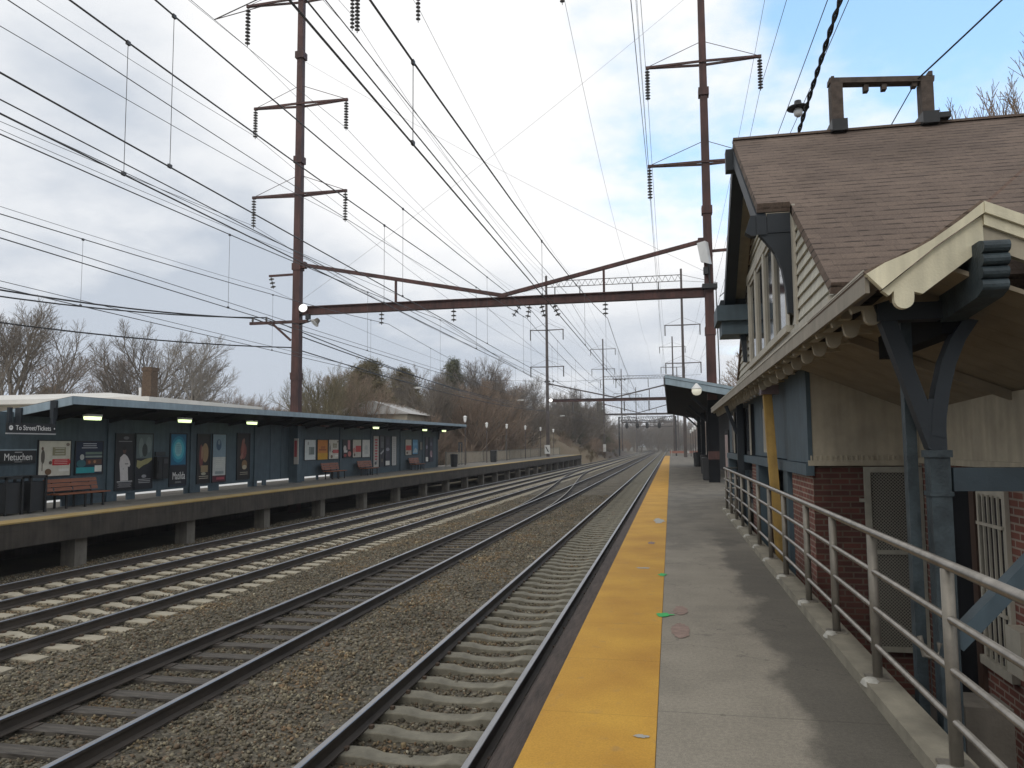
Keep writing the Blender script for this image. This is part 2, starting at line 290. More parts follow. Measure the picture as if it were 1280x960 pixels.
# ------------------------------------------------------------------ mesh helpers
class MB:
    def __init__(s): s.v = []; s.f = []; s.mi = []; s.cur = 0
    def slot(s, i): s.cur = i; return s
    def add(s, vs, fs):
        o = len(s.v); s.v += [tuple(v) for v in vs]; s.f += [tuple(i + o for i in f) for f in fs]; s.mi += [s.cur] * len(fs); return s
    def box(s, x0, x1, y0, y1, z0, z1):
        return s.add([(x0, y0, z0), (x1, y0, z0), (x1, y1, z0), (x0, y1, z0), (x0, y0, z1), (x1, y0, z1), (x1, y1, z1), (x0, y1, z1)],
                     [(0, 3, 2, 1), (4, 5, 6, 7), (0, 1, 5, 4), (1, 2, 6, 5), (2, 3, 7, 6), (3, 0, 4, 7)])
    def beam(s, p, q, w, h, up=(0, 0, 1)):
        p = Vector(p); q = Vector(q); d = (q - p).normalized(); u = Vector(up)
        if abs(d.dot(u)) > .98: u = Vector((0, 1, 0))
        r = d.cross(u).normalized(); u = r.cross(d).normalized()
        vs = []
        for c in (p, q):
            for a, b in ((-1, -1), (1, -1), (1, 1), (-1, 1)): vs.append(c + r * a * w / 2 + u * b * h / 2)
        return s.add(vs, [(0, 1, 2, 3), (7, 6, 5, 4), (0, 4, 5, 1), (1, 5, 6, 2), (2, 6, 7, 3), (3, 7, 4, 0)])
    def tube(s, pts, r, n=8, r1=None, cap=True):
        pts = [Vector(p) for p in pts]; N = len(pts); rings = []
        for i, p in enumerate(pts):
            d = (pts[min(i + 1, N - 1)] - pts[max(i - 1, 0)]).normalized()
            u = Vector((0, 0, 1)) if abs(d.z) < .9 else Vector((1, 0, 0))
            a = d.cross(u).normalized(); b = a.cross(d).normalized()
            rr = r if r1 is None else r + (r1 - r) * i / (N - 1)
            rings.append([p + (a * math.cos(t) + b * math.sin(t)) * rr for t in (2 * math.pi * k / n for k in range(n))])
        vs = [v for g in rings for v in g]; fs = []
        for i in range(N - 1):
            for k in range(n):
                k2 = (k + 1) % n; fs.append((i * n + k, i * n + k2, (i + 1) * n + k2, (i + 1) * n + k))
        if cap: fs.append(tuple(range(n - 1, -1, -1))); fs.append(tuple((N - 1) * n + k for k in range(n)))
        return s.add(vs, fs)
    def prism(s, poly, axis, a, b):
        """2-D polygon extruded along axis 0/1/2 from a to b"""
        def P(u, v, t): return ((t, u, v), (u, t, v), (u, v, t))[axis]
        n = len(poly); vs = [P(u, v, a) for u, v in poly] + [P(u, v, b) for u, v in poly]
        fs = [tuple(range(n)), tuple(range(2 * n - 1, n - 1, -1))] + [(i, i + n, (i + 1) % n + n, (i + 1) % n) for i in range(n)]
        return s.add(vs, fs)
    def slab(s, poly, t):
        """planar 3-D polygon given thickness t along -normal"""
        P = [Vector(p) for p in poly]; nn = (P[1] - P[0]).cross(P[2] - P[0]).normalized(); n = len(P)
        return s.add(P + [p - nn * t for p in P], [tuple(range(n)), tuple(range(2 * n - 1, n - 1, -1))] + [(i, i + n, (i + 1) % n + n, (i + 1) % n) for i in range(n)])
    def lathe(s, prof, c, n=12):
        c = Vector(c); vs = []; fs = []
        for r, z in prof:
            for k in range(n):
                t = 2 * math.pi * k / n; vs.append(c + Vector((r * math.cos(t), r * math.sin(t), z)))
        for i in range(len(prof) - 1):
            for k in range(n):
                k2 = (k + 1) % n; fs.append((i * n + k, i * n + k2, (i + 1) * n + k2, (i + 1) * n + k))
        fs.append(tuple(range(n - 1, -1, -1))); fs.append(tuple((len(prof) - 1) * n + k for k in range(n)))
        return s.add(vs, fs)
    def mesh(s, name, mats):
        me = bpy.data.meshes.new(name); me.from_pydata(s.v, [], s.f)
        for m in (mats if isinstance(mats, (list, tuple)) else [mats]): me.materials.append(m)
        if any(s.mi): me.polygons.foreach_set('material_index', s.mi)
        bm = bmesh.new(); bm.from_mesh(me); bmesh.ops.recalc_face_normals(bm, faces=bm.faces); bm.to_mesh(me); bm.free()
        return me
    def build(s, name, mats, parent=None, label=None, loc=None, smooth=False):
        me = s.mesh(name, mats)
        if smooth: me.polygons.foreach_set('use_smooth', [True] * len(me.polygons))
        return link(name, me, parent, label, loc)

def link(name, me, parent=None, label=None, loc=None):
    o = bpy.data.objects.new(name, me); C.objects.link(o)
    if parent is not None: o.parent = parent
    if loc is not None: o.location = loc
    if label: o['label'] = label
    return o
def thing(name, label, cat, loc=(0, 0, 0), group=None, rz=0):
    o = bpy.data.objects.new(name, None); C.objects.link(o); o.location = loc; o.rotation_euler = (0, 0, rz); o.empty_display_size = .3
    o['label'] = label; o['category'] = cat
    if group: o['group'] = group
    return o
def tag(o, label, cat, group=None):
    o['label'] = label; o['category'] = cat
    if group: o['group'] = group
    return o
def struct(o): o['kind'] = 'structure'; return o
def stuff(o, label=None, cat=None):
    o['kind'] = 'stuff'
    if label: o['label'] = label
    if cat: o['category'] = cat
    return o
def text_mesh(s, size, align='CENTER', depth=.002):
    cu = bpy.data.curves.new('lettering', 'FONT'); cu.body = s; cu.size = size; cu.align_x = align; cu.align_y = 'CENTER'; cu.extrude = depth
    o = bpy.data.objects.new('lettering', cu); C.objects.link(o)
    dg = bpy.context.evaluated_depsgraph_get(); me = bpy.data.meshes.new_from_object(o.evaluated_get(dg))
    bpy.data.objects.remove(o); bpy.data.curves.remove(cu)
    return me
WALLFACE = Matrix(((0, 0, 1, 0), (1, 0, 0, 0), (0, 1, 0, 0), (0, 0, 0, 1)))   # local x -> +Y, y -> +Z, z -> +X
def text_on_wall(name, s, size, pos, m, parent, bold=0, squash=1.0):
    me = text_mesh(s, size); me.transform(Matrix.Diagonal((squash, 1, 1, 1))); me.transform(WALLFACE); me.transform(Matrix.Translation(pos)); me.materials.clear(); me.materials.append(m)
    return link(name, me, parent)

# ------------------------------------------------------------------ layout numbers
HAZE = .00045
H = 1.65; RT = -1.25                     # eye above our platform, top of rail
TIE = RT - .178
def tx(k, y): return {1: -2.65, 2: -6.44, 3: -10.52 + .004 * y, 4: -13.62 + .010 * y}[k]
def lp_x(y): return -15.85 + .0165 * y   # far platform's track edge
def lp_z(y): return -.1 + .003 * (y - 18)

# ------------------------------------------------------------------ ground
g = MB(); g.add([(-900, -300, -1.64), (900, -300, -1.64), (900, 1500, -1.64), (-900, 1500, -1.64)], [(0, 1, 2, 3)])
struct(g.build('ground', M['earth']))
BZ = [(-17.2, -1.64), (-16.4, -1.50), (-15.2, -1.50), (-12.2, -1.475), (-12.05, -1.475), (-9.2, -1.475), (-9.0, -1.455), (-8.2, -1.42), (-7.35, -1.425), (-7.18, -1.482), (-5.7, -1.482), (-5.55, -1.43), (-4.6, -1.40), (-3.55, -1.405), (-3.38, -1.515), (-1.0, -1.515), (-.2, -1.50), (.6, -1.64)]
g = MB(); g.prism(BZ, 1, -12, 620)
struct(g.build('ballast_bed', M['ballast']))
g = MB(); g.box(1.5, 14, -6, 20.2, -1.635, -1.38); struct(g.build('yard', M['pave']))
def mound(name, cx, cy, rx, ry, h, m, n=40, seed=1):
    rng = np.random.default_rng(seed); vs = []; fs = []
    for j in range(n + 1):
        for i in range(n + 1):
            u = i / n * 2 - 1; v = j / n * 2 - 1; r = min(1, math.hypot(u, v) / 1.0)
            z = h * (math.cos(r * math.pi) * .5 + .5) * (1 + .18 * math.sin(u * 7 + seed) * math.cos(v * 9)) + rng.uniform(-.02, .02) * h
            vs.append((cx + u * rx, cy + v * ry, -1.75 + max(0, z)))
    for j in range(n):
        for i in range(n): a = j * (n + 1) + i; fs.append((a, a + 1, a + n + 2, a + n + 1))
    o = MB().add(vs, fs).build(name, m, smooth=True); return struct(o)
mound('embankment', -25.0, 158, 14.0, 58, 5.6, M['dry'], seed=2)
mound('bank', -21, 235, 11, 70, 4.2, M['hillm'], seed=5)
mound('hill', 34, 150, 30, 140, 16, M['hillm'], seed=3)

# loose ballast stones, denser near the camera
def make_stones():
    rng = np.random.default_rng(11)
    ico = np.array([(0, 0, 1), (1, 0, 0), (0, 1, 0), (-1, 0, 0), (0, -1, 0), (0, 0, -1)], float)
    tri = np.array([(0, 1, 2), (0, 2, 3), (0, 3, 4), (0, 4, 1), (5, 2, 1), (5, 3, 2), (5, 4, 3), (5, 1, 4)])
    N = 150000
    d = 3.5 + 44 * rng.random(N * 3) ** 1.7; x = rng.uniform(-16.2, -1.0, N * 3)
    pr = np.clip(1.35 - d / 45, .1, 1); keep = (rng.random(N * 3) < pr) & (np.abs(x) < d * 1.35 + .5)
    x = x[keep][:N]; y = d[keep][:N]; N = len(x)
    # keep rails clear
    ok = np.ones(N, bool)
    for k in (1, 2, 3, 4):
        c = np.array([tx(k, 0)]) + {1: 0, 2: 0, 3: .004, 4: .010}[k] * y
        for s in (-1, 1): ok &= np.abs(x - c - s * .7525) > .10
        # thin out on the sleepers
        per = .61; ph = np.abs(((y - .0) / per) % 1 - .5) * per
        on = (ph < .13) & (np.abs(x - c) < 1.28); ok &= ~(on & (rng.random(N) < (.78 if k > 2 else .72)))
    x = x[ok]; y = y[ok]; N = len(x)
    s = rng.uniform(.015, .034, N) * (1 + .25 * (y > 20)) * np.where(rng.random(N) < .06, 1.7, 1)
    V = np.repeat(ico[None], N, 0) * rng.uniform(.55, 1.25, (N, 6, 1))
    V[:, :, 2] *= .75
    a = rng.uniform(0, 6.28, N); ca, sa = np.cos(a), np.sin(a)
    X = V[:, :, 0] * ca[:, None] - V[:, :, 1] * sa[:, None]; Y = V[:, :, 0] * sa[:, None] + V[:, :, 1] * ca[:, None]
    b = rng.uniform(-.9, .9, N); cb, sb = np.cos(b), np.sin(b)
    Z = V[:, :, 2] * cb[:, None] + X * sb[:, None]; X = X * cb[:, None] - V[:, :, 2] * sb[:, None]
    z0 = np.interp(x, [b[0] for b in BZ], [b[1] for b in BZ]) + rng.uniform(-.012, .026, N)
    P = np.stack([X * s[:, None] + x[:, None], Y * s[:, None] + y[:, None], Z * s[:, None] + z0[:, None]], 2).reshape(-1, 3)
    F = (np.repeat(tri[None], N, 0) + (np.arange(N) * 6)[:, None, None]).reshape(-1, 3)
    me = tri_mesh('ballast_stones', P, F)
    pal = np.array([(.085, .074, .062), (.125, .11, .092), (.110, .082, .064), (.165, .148, .122), (.06, .054, .047), (.13, .112, .086), (.24, .22, .19)]) * np.array([1.48, 1.47, 1.26])
    ci = rng.choice(7, N, p=[.26, .25, .2, .09, .12, .07, .01]); lf = np.sin(x * 1.9 + 2 * np.sin(y * .7)) * np.sin(y * .55 + 1.3 * np.sin(x * 1.3)) + .6 * np.sin(x * 4.3 + y * 1.7) * np.sin(y * 2.9 - x)
    grime = 1 + .17 * lf; grime *= np.where(np.abs(x - tx(2, 0)) < 1.0, .74, 1) * np.where(np.abs(x - tx(1, 0)) < .9, .86, 1)
    col = pal[ci] * rng.uniform(.72, 1.28, (N, 1)) * grime[:, None] * np.where((lf > .55)[:, None], np.array([[1.05, .95, .84]]), np.array([[1, 1, 1.]]))
    at = me.color_attributes.new('tone', 'FLOAT_COLOR', 'POINT')
    cc = np.ones((N, 6, 4)); cc[:, :, :3] = col[:, None, :]; at.data.foreach_set('color', cc.reshape(-1))
    me.materials.append(M['stone'])
    o = link('ballast_stones', me); stuff(o, 'loose grey brown ballast stones between the rails', 'gravel')
def tri_mesh(name, P, F):
    me = bpy.data.meshes.new(name); me.vertices.add(len(P)); me.vertices.foreach_set('co', np.ascontiguousarray(P, np.float32).reshape(-1))
    k = F.shape[1]; me.loops.add(F.size); me.loops.foreach_set('vertex_index', np.ascontiguousarray(F, np.int32).reshape(-1))
    me.polygons.add(len(F)); me.polygons.foreach_set('loop_start', np.arange(0, F.size, k, dtype=np.int32)); me.polygons.foreach_set('loop_total', np.full(len(F), k, np.int32))
    me.update(calc_edges=True); return me
make_stones()

# ------------------------------------------------------------------ tracks
def rail_mesh(path):
    prof = [(-.075, -.178), (.075, -.178), (.075, -.163), (.012, -.140), (.010, -.05), (.036, -.036), (.036, -.006), (.030, 0), (-.030, 0), (-.036, -.006), (-.036, -.036), (-.010, -.05), (-.012, -.140), (-.075, -.163)]
    n = len(prof); mb = MB(); vs = []; fs = []; mi = []
    for (x, y, z) in path:
        for u, v in prof: vs.append((x + u, y, z + v))
    for i in range(len(path) - 1):
        for k in range(n):
            k2 = (k + 1) % n; fs.append((i * n + k, i * n + k2, (i + 1) * n + k2, (i + 1) * n + k)); mi.append(1 if k in (6, 7, 8) else 0)
    fs.append(tuple(range(n))); mi.append(0)
    mb.v = vs; mb.f = fs; mb.mi = mi; return mb
def tie_concrete(seed, clips=True):
    mb = MB(); xs = [(-1.29, -.012), (-1.05, 0), (-.45, 0), (-.28, -.035), (0, -.045), (.28, -.035), (.45, 0), (1.05, 0), (1.29, -.012)]
    vs = []; fs = []
    for x, z in xs:
        w = .135 if abs(x) > .4 else .115
        vs += [(x, -w - .012, -.2), (x, -w, z - .009), (x, -w + .009, z), (x, w - .009, z), (x, w, z - .009), (x, w + .012, -.2)]
    for i in range(len(xs) - 1):
        for k in range(5): fs.append((i * 6 + k, i * 6 + k + 1, i * 6 + 7 + k, i * 6 + 6 + k))
    fs += [tuple(range(6)), tuple(range(len(xs) * 6 - 1, len(xs) * 6 - 7, -1))]
    mb.add(vs, fs)
    if clips:
        mb.slot(1)
        for s in (-.7525, .7525):
            for t in (-.10, .10): mb.box(s + t - .022, s + t + .022, -.03, .03, 0, .035)
    return mb
def tie_wood(L=1.3, w=.115):
    mb = MB(); mb.box(-L, L, -w, w, -.17, -.004); mb.slot(1)
    for s in (-.7525, .7525): mb.box(s - .17, s + .17, -.09, .09, -.004, .008)
    return mb
TIES = {1: tie_concrete(1).mesh('sleeper', [M['tie_worn'], M['clip']]), 2: tie_wood().mesh('sleeper', [M['tie_wood'], M['rail_side']]), 3: tie_concrete(3).mesh('sleeper', [M['tie_pale'], M['clip']]), 4: tie_concrete(4).mesh('sleeper', [M['tie_pale'], M['clip']])}
TLAB = {1: 'track with worn grey concrete sleepers next to our yellow platform edge', 2: 'track with dark timber sleepers, second from our platform',
        3: 'track with pale cream concrete sleepers, third from our platform', 4: 'track running beside the far platform under the blue shelter'}
Y0T = {1: 3.0, 2: 3.0, 3: 6.0, 4: 9.5}
for k in (1, 2, 3, 4):
    t = thing('railway_track', TLAB[k], 'track', (tx(k, 0), 0, RT), 'four parallel railway tracks')
    for s in (-1, 1):
        rail_mesh([(s * .7525 + tx(k, y) - tx(k, 0), y, 0) for y in (-10, 60, 200, 420)]).build('rail', [M['rail_side'], M['rail_top']], t)
    rest = MB()
    n0 = int(Y0T[k] / .61); n1 = n0 + 100
    for i in range(-6, int(330 / .61)):
        y = i * .61 + .305
        dx = tx(k, y) - tx(k, 0) + random.uniform(-.03, .03); rot = random.uniform(-.012, .012); dz = random.uniform(-.012, .004)
        if k == 2: dz -= random.choice((0, 0, .004, .02)); rot *= 3
        if n0 <= i < n1:
            o = link('sleeper', TIES[k], t, None, (dx, y, -.178 + dz)); o.rotation_euler = (0, 0, rot)
        else:
            rest.box(dx - 1.29, dx + 1.29, y - .13, y + .13, -.3, -.182 + dz)
    o = rest.build('sleeper', TIES[k].materials[0], t); o['kind'] = 'stuff'
# crossover between the second and third tracks
t = thing('crossover_track', 'switch rails crossing from the dark timber track to the third track', 'track', (0, 0, RT - .004))
for s in (-.7525, .7525):
    pts = []
    for i in range(25):
        u = i / 24; e = u * u * (3 - 2 * u); y = 30 + 66 * u; pts.append((tx(2, y) * (1 - e) + tx(3, y) * e + s, y, 0))
    rail_mesh(pts).build('rail', [M['rail_side'], M['galv_dull']], t)
for i in range(40):
    y = 44 + i * .61; u = (y - 30) / 66; e = u * u * (3 - 2 * u); c = tx(2, y) * (1 - e) + tx(3, y) * e
    o = MB().box(c - 1.7, c + 1.7, y - .12, y + .12, -.33, -.19).build('sleeper', M['tie_wood'], t)
# odd items in the ballast
for (x, y, r, s) in ((-4.35, 7.9, .2, 1), (-4.55, 10.4, -.1, .9), (-3.9, 20.5, .3, 1.1)):
    pass

# ------------------------------------------------------------------ our platform
t = thing('station_platform', 'near concrete platform with wide yellow edge strip and damp patches', 'platform')
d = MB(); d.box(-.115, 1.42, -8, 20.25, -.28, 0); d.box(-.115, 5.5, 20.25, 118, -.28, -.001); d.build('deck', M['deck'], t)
MB().box(-.83, -.118, -8, 118, -.28, .003).build('tactile_strip', M['yellow'], t)
MB().box(-.995, -.835, -8, 118, -.36, -.055).build('edge_timber', M['timber'], t)
MB().box(-1.42, -1.0, -8, 118, -1.49, -1.36).build('edge_timber', M['timber'], t)
MB().box(-1.79, -1.425, -8, 118, -1.49, -1.375).build('edge_timber', M['timber'], t)
MB().box(-.55, -.35, -8, 118, -1.62, -.285).build('support_wall', M['concrete_dark'], t)
MB().box(1.1, 1.30, -8, 20.2, -1.62, -.285).build('support_wall', M['concrete_dark'], t)
MB().box(-.4, 5.0, 117.6, 117.9, -1.62, -.285).build('support_wall', M['concrete_dark'], t)
c = MB(); c.box(1.225, 1.425, -8, 20.2, .001, .085)
c.build('curb', M['curb'], t)
# marks on the deck
def splat(name, cx, cy, rx, ry, z, m, parent, seed=0, n=22):
    rng = random.Random(seed); vs = []
    for k in range(n):
        a = 2 * math.pi * k / n; q = rng.uniform(*((.86, 1.08) if n > 30 else (.6, 1.15))); vs.append((cx + rx * q * math.cos(a), cy + ry * q * math.sin(a), z))
    return MB().add(vs, [tuple(range(n))]).build(name, m, parent)
splat('spray_mark', -.14, 10.1, .06, .12, .0075, M['paint_green'], t, 1); splat('spray_mark', -.10, 7.75, .09, .09, .0075, M['paint_green'], t, 2)
splat('stain', .05, 7.15, .085, .28, .0045, M['redstain'], t, 3, 40); splat('stain', .06, 8.0, .07, .22, .0045, M['redstain'], t, 13, 40)
splat('scuff', -.28, 17.2, .15, .55, .0075, M['grout'], t, 4); splat('scuff', -.40, 10.6, .10, .06, .0075, M['grout'], t, 5); splat('scuff', -.2, 4.55, .045, .03, .0075, M['grout'], t, 6)
splat('scuff', -.35, 13.3, .07, .2, .0075, M['redstain'], t, 8)

# handrail
t = thing('railing', 'galvanised pipe railing with four rails along the kerb', 'railing')
RX = 1.32
for z, r in ((1.05, .026), (.79, .019), (.545, .019), (.30, .019)):
    y1 = 20.3
    p = [(RX, -7.5, z), (RX, y1 - .05, z), (RX + .03, y1, z)]
    if z > 1: p += [(3.6, y1, z)]
    MB().tube(p, r, 12).build('rail', M['galv'], t, smooth=True)
for z in (.79, .545, .30): MB().tube([(RX, 20.3, z), (3.6, 20.3, z)], .019, 8).build('rail', M['galv'], t, smooth=True)
PY = [-2.6, -1.25, .1, 1.45, 2.8, 4.2, 5.65, 6.95, 8.25, 9.8, 11.2, 12.6, 14.0, 15.4, 16.8, 18.2, 19.6]
for y in PY:
    p = MB().tube([(RX, y, .086), (RX, y, 1.03)], .031, 10); p.build('post', M['galv_dull'], t, smooth=True)
    MB().box(RX - .075, RX + .075, y - .07, y + .07, .0855, .098).build('base_plate', M['galv_dull'], t)
    rng = random.Random(int(y * 10)); n = 12; vs = []; fs = []
    for j, (rr, zz) in enumerate(((.085, -.03), (.07, .004), (.045, .014), (.012, .018))):
        vs += [(1.262 + rr * rng.uniform(.75, 1.2) * .75 * math.cos(2 * math.pi * k / n), y - .06 + rr * rng.uniform(.75, 1.2) * math.sin(2 * math.pi * k / n), .086 + zz) for k in range(n)]
    for j in range(3): fs += [(j * n + k, j * n + (k + 1) % n, (j + 1) * n + (k + 1) % n, (j + 1) * n + k) for k in range(n)]
    MB().add(vs, fs + [tuple(range(3 * n, 4 * n))]).build('grout_patch', M['grout'], t, smooth=True)
    for z in (.79, .545, .30):
        pass
for yc in (3.05, 7.6):
    pass

# ------------------------------------------------------------------ station building
B_ = thing('station_building', 'old station house with brown shingle roof, pale clapboard gable and blue brackets', 'station', (1.75, 10.3, -1.38))
def bpart(mb, name, m, label=None, parent=None, smooth=False):
    o = mb.build(name, m, None, label, None, smooth)
    o.data.transform(Matrix.Translation((-1.75, -10.3, 1.38)))
    o.parent = parent or B_; return o
# object-space textures use world-like offsets, so nothing else changes
AP_Y, AP_Z, SL = 11.0, 5.95, .668
def za(y): return AP_Z - SL * abs(AP_Y - y)
# main roof slopes
near = [(.97, AP_Y, AP_Z), (.97, 8.4, za(8.4)), (1.30, 8.4, za(8.4)), (1.30, 6.5, za(6.5)), (7.5, 6.5, za(6.5)), (7.5, AP_Y, AP_Z)]
roof = bpart(MB().slab(near, .10), 'roof', M['shingle'])
far = [(7.5, AP_Y, AP_Z + .001), (7.5, 15.5, za(15.5)), (1.30, 15.5, za(15.5)), (1.30, 13.6, za(13.6)), (.97, 13.6, za(13.6)), (.97, AP_Y, AP_Z + .001)]
bpart(MB().slab(far, .10), 'roof', M['shingle'])
r_ = MB()
r_.beam((.968, AP_Y, AP_Z - .012), (7.5, AP_Y, AP_Z - .012), .16, .03); bpart(r_, 'ridge_cap', M['shingle'])
# shingle course edges, real thin ledges on the near slope
led = MB()
P0 = Vector((1.92, 5.15, 3.13)); V = Vector((4.3, 10.6, 5.82))
# redder roof on the right of the valley
q0 = P0; dR = Vector((1, 0, -.47))
roof2 = [P0, P0 + dR * 4.2, V + dR * 4.2, V]
VA = Vector((2.937, 7.891, za(7.891) + .012)); VB = Vector((5.43, 11.0, AP_Z + .012))
bpart(MB().slab([tuple(q) for q in (VA, VA + dR * 3.5, VB + dR * 3.5, VB)], .08), 'roof', M['shingle_b'], 'redder shingle slope right of the valley')
bpart(MB().slab([tuple(q) for q in (P0 + Vector((0, 0, .012)), P0 + dR * 4.2, VA + dR * 3.5, VA)], .08), 'roof', M['shingle_b'])
# small canopy gable slope on the left
bpart(MB().slab([(1.225, 5.14, 2.735), (1.225, 7.2, 2.735), (1.44, 7.2, 2.83), (1.44, 5.14, 2.83)][::-1], .05), 'roof', M['shingle'])
bpart(MB().slab([(1.44, 5.14, 2.83), (1.44, 7.2, 2.83), (1.62, 7.2, 2.925), (1.62, 5.14, 2.925)][::-1], .05), 'roof', M['shingle'])
bpart(MB().slab([(1.62, 5.14, 2.925), (1.62, 7.2, 2.925), (1.925, 7.2, 3.15), (1.925, 5.14, 3.15)][::-1], .05), 'roof', M['shingle'])
# bargeboards of the canopy gable (face the camera)
up = [(1.23, 2.71), (1.32, 2.61), (1.64, 2.865), (1.92, 3.055), (1.92, 3.125), (1.80, 3.03), (1.62, 2.905), (1.52, 2.85), (1.44, 2.815), (1.34, 2.775)]
bpart(MB().prism(up, 1, 5.10, 5.16), 'bargeboard', M['cream'])
nb = 10
arc = [(1.452 + .058 * math.cos(a), 2.545 + .058 * math.sin(a)) for a in [math.pi + math.pi * k / nb for k in range(nb + 1)]]
lo = [(1.325, 2.606), (1.365, 2.572), (1.394, 2.60)] + arc + [(1.512, 2.59), (1.56, 2.575), (1.86, 2.80), (1.92, 2.87), (1.92, 3.05), (1.64, 2.858)]
bpart(MB().prism(lo, 1, 5.135, 5.185), 'bargeboard', M['cream'])
bpart(MB().prism([(1.921, 3.055), (1.921, 3.125), (4.4, 1.96), (4.4, 1.89)], 1, 5.09, 5.15), 'bargeboard', M['cream'])
bpart(MB().prism([(1.921, 2.985), (1.921, 3.053), (4.4, 1.888), (4.4, 1.82)], 1, 5.115, 5.165), 'bargeboard', M['cream'])
bpart(MB().prism([(1.921, 2.86), (1.921, 2.984), (4.4, 1.82), (4.4, 1.68)], 1, 5.145, 5.195), 'bargeboard', M['cream_dim'])  # lower tier, shade from the upper boards put into its colour
# corbel: end of the ridge beam with four rolls
prof = [(5.75, 2.86), (5.02, 2.86)]
for i in range(4):
    cy = 4.985 - i * -.012; cz = 2.815 - i * .075
    cy = 4.98 + i * .016
    prof += [(cy - .036 * math.sin(a), cz + .036 * math.cos(a)) for a in [math.pi * k / 6 for k in range(7)]]
prof += [(5.10, 2.53), (5.75, 2.48)]
bpart(MB().prism(prof, 0, 1.85, 1.995), 'corbel', M['blue_col'])
bpart(MB().box(1.86, 2.0, 5.76, 7.4, 2.40, 2.64), 'ridge_beam', M['soffit_dark'])  # near-black colour holds the shade under the eave
# eave along the track
bpart(MB().box(1.235, 1.262, 5.17, 24, 2.60, 2.745), 'fascia', M['eave'])
bpart(MB().slab([(1.228, 7.2, 2.752), (1.228, 24.02, 2.752), (1.40, 24.02, 2.90), (1.40, 7.2, 2.90)][::-1], .03), 'skirt_roof', M['eave'])
bpart(MB().box(1.227, 1.234, 5.17, 24, 2.725, 2.75), 'gutter_edge', M['trim'])
bpart(MB().slab([(1.263, 10.3, 2.62), (1.263, 24, 2.62), (1.74, 24, 2.655), (1.74, 10.3, 2.655)], .03), 'soffit', M['cream_dim'])
y = 5.75
while y < 24:
    a2 = [(1.42 + .055 * math.cos(a), 2.535 + .055 * math.sin(a)) for a in [math.pi + math.pi * k / 8 for k in range(9)]]
    bpart(MB().prism([(1.27, 2.60), (1.285, 2.565), (1.355, 2.59)] + a2 + [(1.49, 2.59), (1.74, 2.60), (1.74, 2.622), (1.27, 2.615)], 1, y, y + .06), 'rafter_tail', M['cream_dim'])
    y += .66
# porch ceiling on the right slope with board joints
ce = MB()
def zc(x, y): return 2.78 - .035 * (y - 5.2) - .425 * (x - 1.62)
yy = 5.2
while yy < 10.25:
    y1_ = min(yy + .29, 10.25) - .006
    ce.add([(1.62, yy, zc(1.62, yy)), (4.4, yy, zc(4.4, yy)), (4.4, y1_, zc(4.4, y1_)), (1.62, y1_, zc(1.62, y1_)), (1.62, yy, zc(1.62, yy) + .03), (4.4, yy, zc(4.4, yy) + .03), (4.4, y1_, zc(4.4, y1_) + .03), (1.62, y1_, zc(1.62, y1_) + .03)],
           [(0, 3, 2, 1), (4, 5, 6, 7), (0, 1, 5, 4), (1, 2, 6, 5), (2, 3, 7, 6), (3, 0, 4, 7)])
    yy += .29
ce.add([(1.62, 5.2, zc(1.62, 5.2) + .012), (4.4, 5.2, zc(4.4, 5.2) + .012), (4.4, 10.25, zc(4.4, 10.25) + .012), (1.62, 10.25, zc(1.62, 10.25) + .012)], [(0, 1, 2, 3)])
bpart(ce, 'ceiling', M['tan'])
bpart(MB().beam((1.66, 7.6, zc(1.66, 7.6) - .05), (3.0, 7.6, zc(3.0, 7.6) - .05), .05, .08), 'rafter', M['tan'])
bpart(MB().slab([(1.263, 5.2, 2.66), (1.263, 10.25, 2.66), (1.7, 10.25, 2.82), (1.7, 5.2, 2.93)], .02), 'soffit', M['tan'])
# gable wall facing the track: lapped clapboards
sd = MB(); hc = .118; z = 2.80
WX = 1.35
while z < AP_Z - .25:
    z1 = z + hc
    half = (AP_Z - .12 - z1) / SL; y0, y1 = AP_Y - half, AP_Y + half
    halfb = (AP_Z - .12 - z) / SL; y0b, y1b = AP_Y - halfb, AP_Y + halfb
    y0b = max(y0b, 6.55); y1b = min(y1b, 15.45); y0 = max(y0, 6.55); y1 = min(y1, 15.45)
    sd.add([(WX - .030, y0b, z), (WX - .030, y1b, z), (WX - .006, y1, z1), (WX - .006, y0, z1), (WX + .03, y0b, z), (WX + .03, y1b, z), (WX + .03, y1, z1), (WX + .03, y0, z1)],
           [(0, 1, 2, 3), (7, 6, 5, 4), (0, 4, 5, 1), (1, 5, 6, 2), (2, 6, 7, 3), (3, 7, 4, 0)])
    z = z1
bpart(sd, 'siding', M['siding'])
# solid core wall behind
bpart(MB().prism([(6.6, 2.66), (15.4, 2.66), (15.4, 2.9), (AP_Y, AP_Z - .13), (6.6, 2.9)], 0, WX + .032, WX + .12), 'gable_wall', M['siding'])
